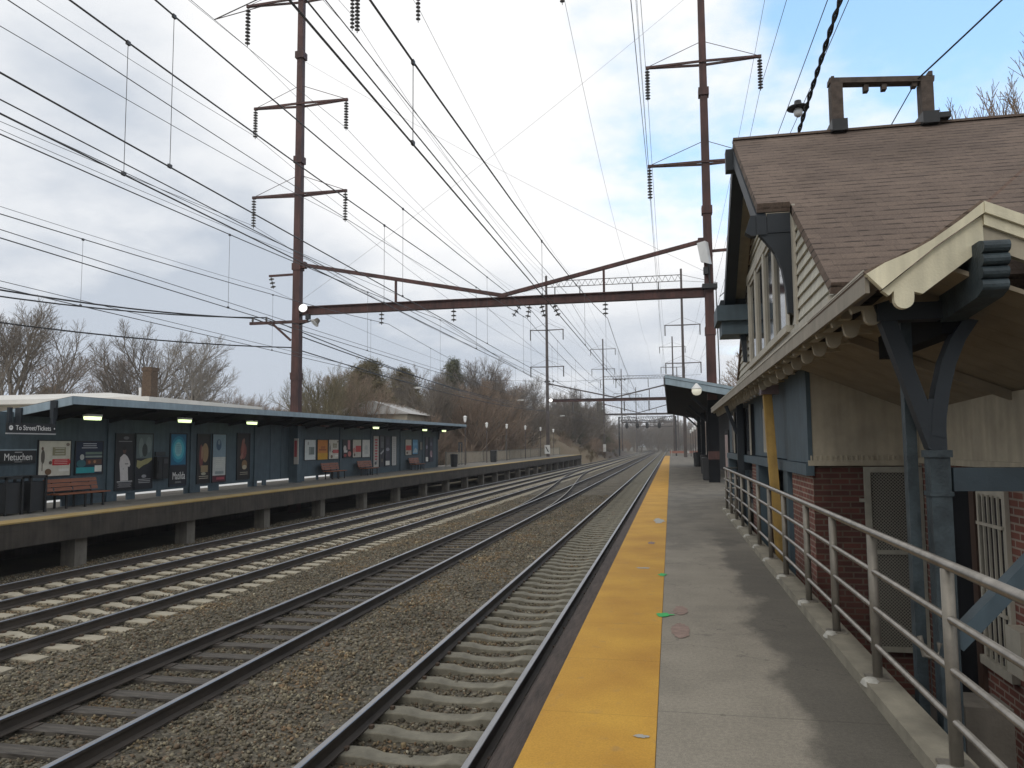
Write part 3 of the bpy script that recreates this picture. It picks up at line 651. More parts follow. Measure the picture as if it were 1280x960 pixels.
# window: four sashes
wf = MB(); wy0, wy1, wz0, wz1 = 8.75, 12.75, 2.92, 4.22
wf.box(WX - .075, WX - .02, wy0 - .12, wy1 + .12, wz1, wz1 + .13); wf.box(WX - .10, WX - .02, wy0 - .14, wy1 + .14, wz0 - .07, wz0)
wn = bpart(wf, 'window', M['trim'], 'wide four sash window in the clapboard gable')
n = 4; w = (wy1 - wy0) / n
for i in range(n + 1):
    yy = wy0 + i * w; bpart(MB().box(WX - .068, WX - .0545, yy - .10, yy + .10, wz0, wz1), 'mullion', M['trim'], parent=wn)
for i in range(n):
    a, b = wy0 + i * w + .06, wy0 + (i + 1) * w - .06
    s = MB(); s.box(WX - .052, WX - .022, a, a + .06, wz0, wz1); s.box(WX - .052, WX - .022, b - .06, b, wz0, wz1); s.box(WX - .052, WX - .022, a + .06, b - .06, wz0, wz0 + .06); s.box(WX - .052, WX - .022, a + .06, b - .06, wz1 - .06, wz1); 
    bpart(s, 'sash', M['trim'], parent=wn)
    bpart(MB().box(WX - .036, WX - .030, a + .06, b - .06, wz0 + .06, wz1 - .06), 'pane', M['glass'], parent=wn)
bpart(MB().box(WX - .05, WX - .02, 8.28, 8.40, 2.86, 4.15), 'corner_board', M['trim'])
bpart(MB().box(WX - .06, WX - .02, 6.6, 15.4, 2.78, 2.86), 'water_table', M['trim'])
# hood bargeboards, soffit and brackets
def rakeboard(ya, yb, x0, x1, dz0, dz1):
    return MB().prism([(ya, za(ya) - dz0), (yb, za(yb) - dz0), (yb, za(yb) - dz1), (ya, za(ya) - dz1)], 0, x0, x1)
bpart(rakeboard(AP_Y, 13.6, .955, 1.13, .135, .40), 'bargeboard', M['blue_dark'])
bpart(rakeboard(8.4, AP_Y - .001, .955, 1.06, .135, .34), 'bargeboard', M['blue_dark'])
bpart(rakeboard(AP_Y, 13.58, 1.132, 1.31, .135, .16), 'hood_soffit', M['cream_dim']); bpart(rakeboard(8.42, AP_Y - .001, 1.062, 1.31, .135, .16), 'hood_soffit', M['cream_dim'])
for yb in (8.47, 13.5):
    zt = za(yb) - .13
    k = MB()
    k.box(1.065 if yb < 11 else 1.135, 1.31, yb - .06, yb + .06, zt - .24, zt - .03)
    k.prism([(1.31, zt - .242), (.98, zt - .242), (1.05, zt - .33), (1.14, zt - .46), (1.20, zt - .62), (1.235, zt - .85), (1.25, zt - 1.1), (1.31, zt - 1.12)], 1, yb - .05, yb + .05)
    k.box(.90, .954, yb - .06, yb + .06, zt - .26, zt - .04); k.prism([(.899, zt - .04), (.899, zt - .26), (.84, zt - .22)], 1, yb - .06, yb + .06)
    bpart(k, 'bracket', M['blue_dark'])
k = MB(); k.box(.86, 1.31, AP_Y - .09, AP_Y + .09, AP_Z - .46, AP_Z - .16); bpart(k, 'bracket', M['blue_dark'])
k = MB(); k.box(.82, 1.36, 13.2, 14.1, 3.72, 3.98); k.box(.9, 1.36, 13.3, 14.0, 3.5, 3.72); bpart(k, 'bracket', M['blue'])
# old timber frame on the ridge
k = MB()
for xx_ in (2.36, 3.5):
    k.box(xx_ - .075, xx_ + .075, AP_Y - .10, AP_Y + .10, AP_Z - .1, 6.61 if xx_ < 3 else 6.515)
k.beam((2.27, AP_Y, 6.655), (3.60, AP_Y, 6.545), .16, .075)
for xx_ in (2.75, 2.98, 3.36): k.box(xx_ - .03, xx_ + .03, AP_Y - .05, AP_Y + .05, 6.47, 6.56 - (xx_ - 2.75) * .05)
k.box(3.53, 3.58, AP_Y - .08, AP_Y + .08, 6.58, 6.65); k.box(2.30, 2.34, AP_Y - .06, AP_Y + .06, 6.68, 6.72)
bpart(k, 'roof_frame', M['wood_grey'], 'weathered open timber frame standing on the ridge')
for xx_ in (2.36, 3.5): bpart(MB().box(xx_ - .10, xx_ + .10, AP_Y - .2, AP_Y + .2, AP_Z - .06, AP_Z + .10), 'flashing', M['black'])
bpart(MB().box(3.602, 3.74, AP_Y - .20, AP_Y + .1, AP_Z + .0, AP_Z + .07), 'flashing', M['black'])

# lower storey
bpart(MB().box(1.75, 1.95, 10.3, 12.0, -1.38, 1.40), 'brick_pier', M['brick_x'])
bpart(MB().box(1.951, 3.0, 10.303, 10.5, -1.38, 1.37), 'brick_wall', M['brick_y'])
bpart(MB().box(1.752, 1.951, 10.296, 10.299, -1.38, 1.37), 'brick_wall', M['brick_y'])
bpart(MB().box(1.70, 3.0, 10.255, 10.302, 1.372, 2.75), 'cream_panel', M['cream_dim'])
tr = MB(); tr.box(1.69, 3.0, 10.235, 10.254, 1.375, 1.44)
for i in range(22): tr.box(1.72 + i * .06, 1.738 + i * .06, 10.238, 10.254, 1.441, 1.50)
bpart(tr, 'dentil_trim', M['cream_dim'])
bpart(MB().box(1.695, 1.749, 10.25, 12.05, 1.41, 2.62), 'blue_panel', M['blue'])
bpart(MB().box(1.752, 1.9, 12.0, 24, 1.42, 2.65), 'upper_wall', M['blue'])
bpart(MB().box(1.66, 1.76, 10.24, 24, 1.25, 1.40), 'sill_beam', M['blue'])
for yy in (12.05, 15.9, 20.0, 23.7): bpart(MB().box(1.69, 1.9, yy, yy + .45, -1.38, 1.248), 'pilaster', M['blue'])
bpart(MB().box(1.78, 1.98, 16.4, 18.0, -1.38, 1.247), 'brick_pier', M['brick_x'])
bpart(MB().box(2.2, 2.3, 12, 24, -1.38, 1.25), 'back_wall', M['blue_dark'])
bpart(MB().box(1.8, 7.5, 23.9, 24.1, -1.38, 3.0), 'end_wall', M['blue'])
bpart(MB().box(1.9, 7.4, 10.51, 23.9, 2.2, 2.6), 'floor_slab', M['soffit_dark'])
# noticeboard and windows on the track side
w2 = bpart(MB().box(1.69, 1.75, 14.0, 14.9, 1.50, 2.3), 'notice_case', M['trim'])
bpart(MB().box(1.683, 1.689, 14.08, 14.82, 1.57, 2.23), 'notice_sheet', flat((.30, .28, .24)), parent=w2)
for yy in (17.0, 18.8, 21.2):
    w3 = bpart(MB().box(1.68, 1.75, yy, yy + .9, 1.42, 2.5), 'window', M['blue_dark'])
    bpart(MB().box(1.67, 1.679, yy + .08, yy + .82, 1.5, 2.42), 'pane', M['glass'], parent=w3)
    bpart(MB().box(1.655, 1.679, yy - .04, yy + .06, 1.42, 2.5), 'frame', M['trim'], parent=w3)
# mesh door
dr = bpart(MB().box(2.33, 2.40, 10.20, 10.25, -.86, 1.36).box(2.93, 2.99, 10.20, 10.25, -.86, 1.36).box(2.40, 2.93, 10.20, 10.25, 1.29, 1.36).box(2.40, 2.93, 10.20, 10.25, -.86, -.80).box(2.40, 2.93, 10.20, 10.25, .30, .35), 'screen_door', M['mesh_paint'], 'metal mesh door beside the brick corner')
bpart(MB().box(2.40, 2.93, 10.222, 10.23, -.80, 1.29), 'mesh_screen', M['screen'], parent=dr)
bpart(MB().box(2.27, 2.33, 10.21, 10.25, .93, .97), 'latch', M['mesh_paint'], parent=dr)
# right wing wall
bpart(MB().box(3.0, 3.2, 4.5, 10.25, -1.38, 1.40), 'brick_wall', M['brick_x'])
bpart(MB().box(2.985, 3.2, 4.5, 10.25, 1.402, 2.1), 'cream_panel', M['cream_dim'])
bpart(MB().box(2.96, 2.985, 4.5, 10.25, 1.405, 1.47), 'dentil_trim', M['cream_dim'])
dd = bpart(MB().box(2.975, 2.999, 8.65, 9.40, -1.38, 1.2), 'door', M['soffit_dark'])
bpart(MB().box(2.955, 2.999, 8.52, 8.649, -1.38, 1.25).box(2.955, 2.999, 9.401, 9.5, -1.38, 1.25), 'door_frame', flat((.06, .035, .025)), parent=dd)
wb = bpart(MB().box(2.96, 2.999, 7.80, 7.87, -.42, 1.2).box(2.96, 2.999, 8.40, 8.47, -.42, 1.2).box(2.96, 2.999, 7.87, 8.40, 1.13, 1.2).box(2.93, 2.999, 7.78, 8.5, -.50, -.42), 'barred_window', M['trim'], 'white barred window in the brick wing')
bpart(MB().box(2.985, 2.997, 7.87, 8.40, -.42, 1.13), 'pane', M['glass'], parent=wb)
bars = MB()
for i in range(5): bars.box(2.935, 2.955, 7.90 + i * .115, 7.92 + i * .115, -.40, 1.15)
for z in (.05, .85): bars.box(2.936, 2.954, 7.84, 8.44, z, z + .03)
bpart(bars, 'window_bars', M['trim'], parent=wb)
bpart(MB().box(2.85, 2.98, 7.35, 7.65, -.35, .05), 'meter_box', M['trim'])
# column with Y braces
bpart(MB().box(1.725, 1.85, 5.70, 5.83, -1.38, 1.55), 'column', M['blue_col'])
bpart(MB().box(1.712, 1.863, 5.687, 5.843, 1.551, 1.60), 'column_cap', M['blue_col'])
bpart(MB().box(1.715, 1.86, 5.69, 5.84, 1.29, 1.32), 'column_cap', M['blue_col'])
bpart(MB().box(1.735, 1.84, 5.714, 5.826, 1.601, 1.95), 'column_cap', M['blue_dark'])
bpart(MB().beam((1.775, 5.77, 1.62), (1.47, 5.77, 2.63), .10, .11, (0, 1, 0)), 'brace', M['blue_dark'])
cv = [(1.79, 1.70), (1.80, 1.85), (1.83, 2.02), (1.875, 2.20), (1.94, 2.36), (2.03, 2.50)]
k = MB(); k.prism([(a - .045, b) for a, b in cv] + [(a + .045, b - .02) for a, b in cv[::-1]], 1, 5.71, 5.83); bpart(k, 'brace', M['blue_dark'])
bpart(MB().box(1.44, 1.855, 5.70, 5.84, 2.50, 2.62), 'tie_beam', M['blue_dark'])
bpart(MB().box(1.862, 3.0, 5.69, 5.84, 1.325, 1.48), 'cross_beam', M['blue_mid'])
bpart(MB().beam((1.84, 5.79, .30), (2.75, 5.79, 1.30), .10, .13, (0, 1, 0)), 'diagonal_brace', M['blue'])
bpart(MB().box(1.645, 1.715, 5.93, 6.02, -1.38, 2.60), 'column', M['blue_col'])
k = MB(); k.tube([(1.58, 5.62, .38), (1.60, 5.60, .26), (1.68, 5.60, .24), (1.70, 5.62, .34)], .018, 8); bpart(k, 'cleat', M['galv_dull'])
bpart(MB().box(2.25, 2.6, 6.9, 7.3, -1.38, -.45), 'plinth', M['concrete'])
# distant blue post and ochre brace
bpart(MB().box(1.53, 1.68, 18.6, 18.8, -1.38, 2.6), 'column', M['blue_dark'])
bpart(MB().box(1.53, 3.0, 18.62, 18.78, 1.05, 1.22), 'cross_beam', M['blue_dark'])
bpart(MB().beam((1.53, 18.7, 1.9), (1.30, 18.7, 2.55), .08, .1, (0, 1, 0)), 'brace', M['blue_dark'])
k = MB(); k.beam((1.60, 12.4, -.25), (1.50, 12.55, 2.42), .13, .13, (0, 1, 0)); bpart(k, 'ochre_brace', M['ochre'], 'leaning ochre yellow post behind the railing')
bpart(MB().box(1.40, 1.66, 12.42, 12.68, 2.42, 2.56), 'brace_cap', flat((.16, .12, .13)))

# ------------------------------------------------------------------ pendant lamp and service cables
t = thing('pendant_lamp', 'round shaded lamp hanging from the twisted black cable above the gable', 'lamp', (2.03, 12.0, 6.72))
k = MB().lathe([(.02, .16), (.05, .15), (.06, .09), (.155, .05), (.165, .03), (.15, .025), (.03, .03)], (0, 0, 0), 16); k.build('lamp_shade', M['black'], t, smooth=True)
MB().lathe([(.05, .03), (.07, -.02), (.06, -.07), (.03, -.10)], (0, 0, 0), 12).build('lamp_glass', M['grey_lens'], t, smooth=True)
def cable(name, pts, r, m, label, cat='cable', group=None, sag=0, n=14, sides=5):
    P = []
    for i in range(len(pts) - 1):
        a, b = Vector(pts[i]), Vector(pts[i + 1])
        for k in range(n):
            u = k / n; p = a.lerp(b, u); p.z -= sag * 4 * u * (1 - u); P.append(p)
    P.append(Vector(pts[-1]))
    o = MB().tube(P, r, sides, cap=False).build(name, m); tag(o, label, cat, group); return o
# twisted pair
tw = MB()
for ph in (0, math.pi):
    P = []
    a, b = Vector((2.03, 13.6, 6.2)), Vector((2.03, -2, 7.1))
    for i in range(400):
        u = i / 399; p = a.lerp(b, u); p.z += .62 * math.sin(math.pi * min(1, u * 1.1)) * .5
        P.append(p + Vector((.017 * math.cos(u * 170 + ph), 0, .017 * math.sin(u * 170 + ph))))
    tw.tube(P, .017, 5, cap=False)
tag(tw.build('twisted_cable', M['cable']), 'thick twisted black cable running over the gable ridge', 'cable')
cable('service_wire', [(3.34, 11, 6.52), (7.0, 6.0, 9.3)], .012, M['cable'], 'thin cable rising from the right post of the ridge frame', sag=.1)
cable('service_wire', [(3.36, 11, 6.50), (2.3, 14.2, 4.4)], .008, M['cable'], 'thin wire dropping inside the timber ridge frame behind the roof')

# ------------------------------------------------------------------ far platform and shelter
t = thing('station_platform', 'far concrete platform on square piers with a faded yellow edge', 'platform')
YE = 122
def strip(x0f, x1f, z0, z1, ya=8, yb=YE):
    vs = []
    for yv in (ya, yb):
        for xf in (x0f, x1f):
            for zz in (z0, z1): vs.append((lp_x(yv) + xf, yv, lp_z(yv) + zz))
    return MB().add(vs, [(0, 1, 3, 2), (4, 6, 7, 5), (0, 4, 5, 1), (2, 3, 7, 6), (0, 2, 6, 4), (1, 5, 7, 3)])
strip(-4.6, -.72, -.22, 0).build('deck', M['concrete'], t)
strip(-.718, 0, -.035, .003).build('tactile_strip', M['yellow_far'], t)
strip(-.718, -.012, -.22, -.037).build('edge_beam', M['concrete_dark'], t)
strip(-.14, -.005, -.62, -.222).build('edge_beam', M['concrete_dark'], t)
strip(-4.4, -4.2, -1.54, -.224).build('rear_light_block', M['concrete_dark'], t)  # added wall that keeps light out from under the deck
pm = MB().box(-.22, .22, -.22, .22, -1.6, 0).mesh('pier', M['concrete'])
y = 8.8
while y < YE - 1:
    o = link('pier', pm, t, None, (lp_x(y) - .46, y, lp_z(y) - .44)); y += 4.8
MB().box(lp_x(YE) - 4.6, lp_x(YE) - .02, YE - .25, YE, -1.6, lp_z(YE) - .225).build('end_wall', M['concrete'], t)
# far platform litter
WXS = -18.3
S = thing('platform_shelter', 'long slate blue waiting shelter with a thin sloping roof on the far platform', 'shelter', (-18.3, 18, -.1))
def spart(mb, name, m, label=None, parent=None):
    o = mb.build(name, m, None, label); o.data.transform(Matrix.Translation((18.3, -18, .1))); o.parent = parent or S; return o
def ez(y): return 2.92 + .0071 * (y - 18.6)       # underside of front eave
def wbz(y): return lp_z(y) + .22
ya, yb = 12.0, 59.4
w = MB(); w.add([(WXS, ya, wbz(ya)), (WXS, yb, wbz(yb)), (WXS, yb, ez(yb) - .15), (WXS, ya, ez(ya) - .2), (WXS - .12, ya, wbz(ya)), (WXS - .12, yb, wbz(yb)), (WXS - .12, yb, ez(yb) - .15), (WXS - .12, ya, ez(ya) - .2)],
    [(0, 1, 2, 3), (7, 6, 5, 4), (0, 4, 5, 1), (1, 5, 6, 2), (2, 6, 7, 3), (3, 7, 4, 0)])
spart(w, 'back_wall', M['blue'])
# pilasters and vertical battens
for yy in (16.8, 22.4, 26.9, 31.6, 35.9, 40.7, 45.3, 50.6, 55.5, 59.2):
    spart(MB().box(WXS + .002, WXS + .055, yy - .09, yy + .09, lp_z(yy) + .01, ez(yy) - .18), 'post', M['blue'])
for yy in (33.0, 34.0):
    spart(MB().box(WXS + .002, WXS + .02, yy - .04, yy + .04, wbz(yy), ez(yy) - .2), 'batten', M['blue'])
# roof: front eave high, sloping down to the rear
y0r, y1r = 18.6, 61.2
rf = [(-16.40, y0r, ez(y0r) + .23), (-16.40, y1r, ez(y1r) + .23), (-20.0, y1r, ez(y1r) - .36), (-20.0, y0r, ez(y0r) - .36)]
spart(MB().slab(rf, .07), 'roof', M['roof_felt'])
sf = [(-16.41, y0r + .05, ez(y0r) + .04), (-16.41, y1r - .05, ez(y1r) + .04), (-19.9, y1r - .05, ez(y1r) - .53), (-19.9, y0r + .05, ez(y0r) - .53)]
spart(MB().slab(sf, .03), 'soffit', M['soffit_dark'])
f = MB(); f.add([(-16.385, y0r, ez(y0r)), (-16.385, y1r, ez(y1r) + .04), (-16.385, y1r, ez(y1r) + .22), (-16.385, y0r, ez(y0r) + .22), (-16.44, y0r, ez(y0r)), (-16.44, y1r, ez(y1r) + .04), (-16.44, y1r, ez(y1r) + .22), (-16.44, y0r, ez(y0r) + .22)], [(0, 1, 2, 3), (7, 6, 5, 4), (0, 4, 5, 1), (1, 5, 6, 2), (2, 6, 7, 3), (3, 7, 4, 0)])
spart(f, 'fascia', M['blue_light'])
for yy, dz in ((y0r - .03, 0), (y1r - .02, 0)):
    f = MB(); f.prism([(-16.40, ez(yy) - .02), (-20.0, ez(yy) - .61), (-20.0, ez(yy) - .38), (-16.40, ez(yy) + .21)], 1, yy, yy + .05); spart(f, 'fascia', M['blue_light'])
for xx_ in (-16.95, -18.1):
    spart(MB().box(xx_ - .1, xx_ + .1, y0r - .09, y0r - .032, ez(y0r) - .30 - (-16.4 - xx_) * .165, ez(y0r) + .20 - (-16.4 - xx_) * .165), 'outrigger', M['blue_dark'])
for yy in np.arange(20, 61, 2.35):
    spart(MB().prism([(-16.5, ez(yy) - .0), (-18.25, ez(yy) - .29), (-18.25, ez(yy) - .42), (-16.5, ez(yy) - .10)], 1, yy - .05, yy + .05), 'rafter', M['soffit_dark'])
br = MB().prism([(59.25, ez(59) - .1), (60.8, ez(60) - .05), (60.0, ez(60) - .2), (59.5, ez(60) - .55), (59.3, ez(60) - 1.0)], 0, -18.3, -18.15); spart(br, 'bracket', M['blue_dark'])
LM = MB().box(-.10, .10, -.30, .30, -.02, .05).mesh('ceiling_light', M['white'])
for (yy, z, on) in ((20.33, 2.66, 1), (24.87, 2.71, 1), (29.44, 2.76, 1), (36.4, 2.72, 0), (41.0, 2.76, 0), (43.36, 2.86, 1), (48.6, 2.8, 0), (52.69, 2.90, 1), (57.47, 2.92, 1)):
    o = link('ceiling_light', LM if on else MB().box(-.10, .10, -.3, .3, -.02, .05).mesh('ceiling_light', M['rust']), S, None, (-17.2 + 18.3, yy - 18, z + .1))
    if on: MB().prism([(-.09, -.021), (.09, -.021), (.07, -.12), (-.07, -.12)], 1, -.28, .28).build('diffuser', M['lamp_green'], o)
# blue clad foot of the mast with vertical sign
# daylight below the wall is imitated by white paving added behind it
for (a, b) in ((19.9, 21.0), (22.9, 24.6), (25.0, 26.6), (27.7, 31.0), (32.0, 32.5), (32.7, 35.2), (36.4, 39.6)):
    pass

# posters ---------------------------------------------------------------
def ell(cx, cy, rx, ry, n=18): return [(cx + rx * math.cos(2 * math.pi * k / n), cy + ry * math.sin(2 * math.pi * k / n)) for k in range(n)]
def rect(a, b, c, d): return [(a, b), (c, b), (c, d), (a, d)]
def poster(label, y0, y1, z0, z1, bg, items=(), texts=(), frame=(.02, .024, .028), group='advertising posters on the shelter wall'):
    """items: (polygon in 0..1 panel coordinates, colour)"""
    yc = (y0 + y1) / 2; t = thing('poster', label, 'poster', (WXS, yc, z0), group)
    W, Hh = y1 - y0, z1 - z0; b = .03
    fr = MB(); fr.box(.001, .045, -W / 2, W / 2, 0, b); fr.box(.001, .045, -W / 2, W / 2, Hh - b, Hh); fr.box(.001, .045, -W / 2, -W / 2 + b, b, Hh - b); fr.box(.001, .045, W / 2 - b, W / 2, b, Hh - b)
    fr.build('frame', flat(frame), t)
    MB().box(.001, .03, -W / 2 + b, W / 2 - b, b, Hh - b).build('sheet', flat(bg), t)
    if items:
        mb = MB(); cols = []
        for i, (poly, col) in enumerate(items):
            key = tuple(col)
            if key not in cols: cols.append(key)
            mb.slot(cols.index(key)); lift = .033 + .0011 * i
            mb.add([(lift, -W / 2 + b + u * (W - 2 * b), b + v * (Hh - 2 * b)) for u, v in poly], [tuple(range(len(poly)))])
        mb.build('print', [flat(c) for c in cols], t)
    for (s, size, u, v, col, sq) in texts:
        text_on_wall('lettering', s, size, (.048 + .02, -W / 2 + u * W, v * Hh), flat(col), t, squash=sq)
    return t
def lines(u0, u1, v0, v1, n, col, seed=1):
    rng = random.Random(seed); out = []
    for i in range(n):
        v = v0 + (v1 - v0) * i / max(1, n - 1); a = rng.uniform(0, .12) * (u1 - u0)
        h = .32 * (v1 - v0) / max(1, n - 1) if n > 1 else .012
        out.append((rect(u0 + a, v, u1 - a * .7, v + min(h, .02)), col))
    return out
WH = (.72, .71, .66); OFF = (.60, .575, .50); RED = (.52, .035, .04); BK = (.012, .012, .014); NAV = (.012, .022, .05); GR = (.2, .2, .19)
def sale(label, y0, y1, z0, z1):
    return poster(label, y0, y1, z0, z1, OFF, [(ell(.13, .55, .06, .20), (.10, .085, .07)), (ell(.11, .78, .035, .05), (.12, .07, .05)), (rect(.10, .15, .13, .4), (.2, .17, .13)),
        (rect(.42, .58, .84, .82), (.28, .26, .17)), (rect(.42, .30, .97, .48), RED), (ell(.93, .39, .08, .07), RED), (ell(.30, .12, .10, .09), (.16, .09, .045)), (ell(.36, .38, .05, .05), (.12, .08, .06)), (rect(.62, .12, .95, .20), WH), (ell(.9, .9, .06, .05), (.22, .18, .15))]
        + lines(.48, .80, .62, .78, 3, OFF, 3) + lines(.46, .9, .34, .44, 3, (.7, .4, .38), 4))
sale('square cream poster with a red band left of the first bench', 19.45, 20.74, .83, 1.94)
poster('dark navy poster with teal foot above the first bench', 20.9, 22.12, .85, 1.92, NAV, lines(.2, .8, .80, .93, 3, (.55, .58, .62), 1) + [(rect(.35, .60, .98, .68), (.14, .20, .16)), (rect(.35, .50, .98, .56), (.25, .30, .27)), (rect(.38, .28, .97, .45), (.10, .05, .035)), (ell(.5, .36, .05, .05), (.35, .12, .06)), (ell(.7, .37, .05, .05), (.4, .2, .1)), (ell(.2, .32, .17, .12), (.03, .12, .15)), (rect(.02, .02, .70, .20), (.02, .30, .33)), (ell(.22, .52, .08, .09), (.45, .47, .45)), (rect(.70, .05, .97, .25), WH)])
coat = [(.28, .02), (.24, .25), (.20, .42), (.24, .55), (.42, .62), (.50, .62), (.66, .56), (.78, .46), (.82, .38), (.78, .33), (.68, .34), (.70, .16), (.72, .02)]
poster('tall black poster of a figure in a white coat', 22.69, 23.62, .25, 2.19, (.018, .017, .020), [([(u, .14 + v * .8) for u, v in coat], (.58, .55, .54)), (ell(.47, .70, .10, .055), (.10, .05, .04)), (ell(.46, .745, .11, .035), (.010, .008, .008)), (ell(.55, .93, .16, .03), (.14, .14, .15)), (rect(.12, .86, .88, .875), (.22, .22, .23)), (rect(.40, .36, .44, .38), GR), (rect(.50, .45, .70, .47), GR), (rect(.08, .135, .95, .15), (.5, .5, .5))] + lines(.1, .9, .04, .11, 5, (.35, .35, .36), 8))
poster('tall poster of grey green mist over a black lower half', 23.67, 24.62, .24, 2.21, (.012, .014, .02), [(rect(.03, .55, .98, .99), (.10, .135, .14)), (ell(.3, .75, .14, .18), (.17, .21, .205)), (ell(.75, .8, .17, .15), (.16, .20, .2)), (ell(.52, .70, .16, .12), (.03, .04, .04)), ([(.05, .40), (.2, .36), (.45, .42), (.7, .45), (.97, .52), (.97, .56), (.6, .54), (.3, .50), (.08, .52)], (.30, .28, .13)), (ell(.5, .22, .14, .03), (.3, .3, .32))] + lines(.15, .9, .10, .16, 3, (.45, .45, .46), 9))
poster('tall glowing blue poster lettered Matilda', 25.56, 26.6, .24, 2.24, (.010, .02, .05), [(rect(.04, .40, .96, .99), (.012, .13, .24)), (ell(.5, .70, .44, .26), (.02, .24, .38)), (ell(.5, .70, .34, .20), (.07, .42, .52)), (ell(.48, .70, .22, .14), (.24, .52, .56)), (rect(.02, .02, .98, .38), (.012, .013, .018))] + lines(.3, .66, .62, .78, 5, (.14, .30, .38), 5) + lines(.3, .7, .05, .07, 2, (.4, .4, .4), 3), [('Matilda', .40, .5, .19, (.78, .78, .76), .66)])
poster('tall black poster with a golden drum shape', 27.25, 28.14, .25, 2.24, (.014, .011, .010), [(ell(.62, .62, .26, .20), (.30, .20, .10)), (ell(.30, .55, .16, .24), (.17, .05, .045)), (ell(.36, .62, .07, .14), (.34, .20, .12)), (rect(.28, .22, .85, .36), (.30, .22, .12)), (ell(.5, .19, .2, .03), (.35, .34, .26))] + lines(.12, .9, .09, .13, 2, (.45, .40, .32), 7))
poster('tall pale poster, blue above and white below with a red foot', 28.28, 29.28, .26, 2.25, (.50, .52, .50), [(rect(0, .52, 1, 1), (.20, .28, .34)), (ell(.45, .78, .2, .12), (.05, .10, .17)), (ell(.46, .83, .09, .05), (.2, .26, .3)), (rect(0, 0, 1, .13), (.09, .02, .03)), (rect(.18, .16, .85, .22), (.26, .30, .30)), (rect(.3, .04, .9, .09), (.35, .06, .08))] + lines(.2, .85, .30, .46, 5, (.62, .63, .58), 5))
poster('tall black poster with a red robed figure', 30.1, 31.15, .28, 2.31, (.014, .011, .010), [(ell(.5, .62, .24, .18), (.20, .055, .045)), (ell(.45, .72, .12, .16), (.26, .10, .07)), (ell(.52, .84, .07, .06), (.22, .12, .09)), ([(.2, .48), (.4, .6), (.5, .5), (.3, .42)], (.28, .13, .10)), (ell(.58, .32, .22, .10), (.22, .13, .06)), (ell(.58, .26, .18, .05), (.46, .40, .28))] + lines(.15, .9, .10, .14, 2, (.4, .36, .28), 6))
poster('white poster with a grey green rectangle', 36.33, 37.63, .99, 2.08, (.62, .66, .64), [(rect(.38, .26, .88, .64), (.17, .21, .20)), (rect(.28, .75, .34, .9), GR), (rect(.42, .30, .52, .60), (.28, .32, .3))])
poster('orange poster fading to yellow', 37.79, 39.08, .98, 2.08, (.55, .20, .025), [(rect(0, 0, 1, .34), (.56, .30, .02)), (rect(.14, .46, .86, .54), (.30, .075, .01)), (rect(.3, .56, .75, .68), (.38, .11, .015))])
sale('cream poster with a red patch right of the orange one', 39.15, 40.47, .99, 2.1)
poster('black poster with pink and white shapes', 41.03, 42.29, 1.04, 2.11, (.018, .015, .02), [(rect(.55, .45, .82, .98), (.50, .22, .23)), (ell(.22, .5, .17, .18), (.55, .52, .5)), (rect(.1, .28, .5, .42), (.6, .57, .55)), (ell(.75, .2, .2, .16), (.45, .16, .14)), (ell(.25, .12, .16, .09), (.3, .03, .03))])
poster('cream poster with a large red square', 42.38, 43.72, 1.03, 2.12, (.50, .47, .42), [(rect(.34, .30, .97, .66), (.5, .045, .045)), (ell(.22, .14, .1, .09), (.12, .08, .05)), (ell(.17, .4, .14, .16), (.5, .2, .18))])
poster('plain white poster above the second bench end', 43.82, 45.1, 1.02, 2.13, (.60, .60, .57), [(ell(.5, .55, .22, .14), (.45, .47, .46))] + lines(.25, .8, .2, .4, 4, (.4, .4, .4), 4))
poster('tall narrow cream poster patterned in red', 45.6, 46.59, .37, 2.37, (.46, .43, .39), [(ell(.5, .25 + .09 * i, .22 + .06 * (i % 2), .03), (.45, .07, .08)) for i in range(8)] + [(ell(.4, .12, .2, .05), (.06, .06, .07)), (ell(.6, .18, .12, .03), (.3, .3, .3))])
poster('tall black poster with a pale wing', 46.69, 47.57, .39, 2.41, (.030, .032, .042), [([(.1, .42), (.9, .56), (.85, .48), (.3, .38)], (.42, .43, .45)), (rect(.2, .6, .85, .97), (.12, .13, .14)), (rect(.35, .8, .55, .95), (.05, .05, .06))] + lines(.3, .7, .14, .22, 3, (.32, .28, .2), 4))
poster('tall dark violet poster with a white square foot', 47.68, 48.59, .39, 2.37, (.040, .040, .062), [(rect(.06, .02, .94, .17), WH), (ell(.5, .56, .38, .06), (.28, .28, .34)), (rect(.3, .72, .7, .9), (.07, .07, .1))])
poster('tall pale grey poster, last before the grey gap', 48.86, 49.81, .39, 2.38, (.46, .46, .44), lines(.2, .8, .1, .9, 12, (.34, .34, .33), 9))
poster('small cream and red poster near the shelter end', 51.56, 52.94, 1.05, 2.19, (.45, .42, .37), [(rect(.1, .3, .95, .62), (.45, .05, .05)), (ell(.3, .14, .14, .08), (.1, .06, .05))])
poster('sky blue poster beside the small cream one', 53.1, 54.37, 1.09, 2.2, (.09, .27, .46), [([(.05, .1), (.5, .45), (.9, .3), (.9, .1)], (.38, .50, .56)), (rect(.1, .6, .9, .8), (.14, .36, .56))])
poster('small grey notice above the far bench', 54.73, 55.4, 1.4, 2.03, (.16, .16, .14), lines(.2, .8, .2, .8, 4, (.35, .34, .3), 2))
poster('tall dark poster with a white square foot at the shelter end', 56.07, 56.86, .45, 2.4, (.030, .03, .05), [(rect(.15, .03, .95, .2), WH), (ell(.5, .6, .3, .08), (.25, .25, .33))])
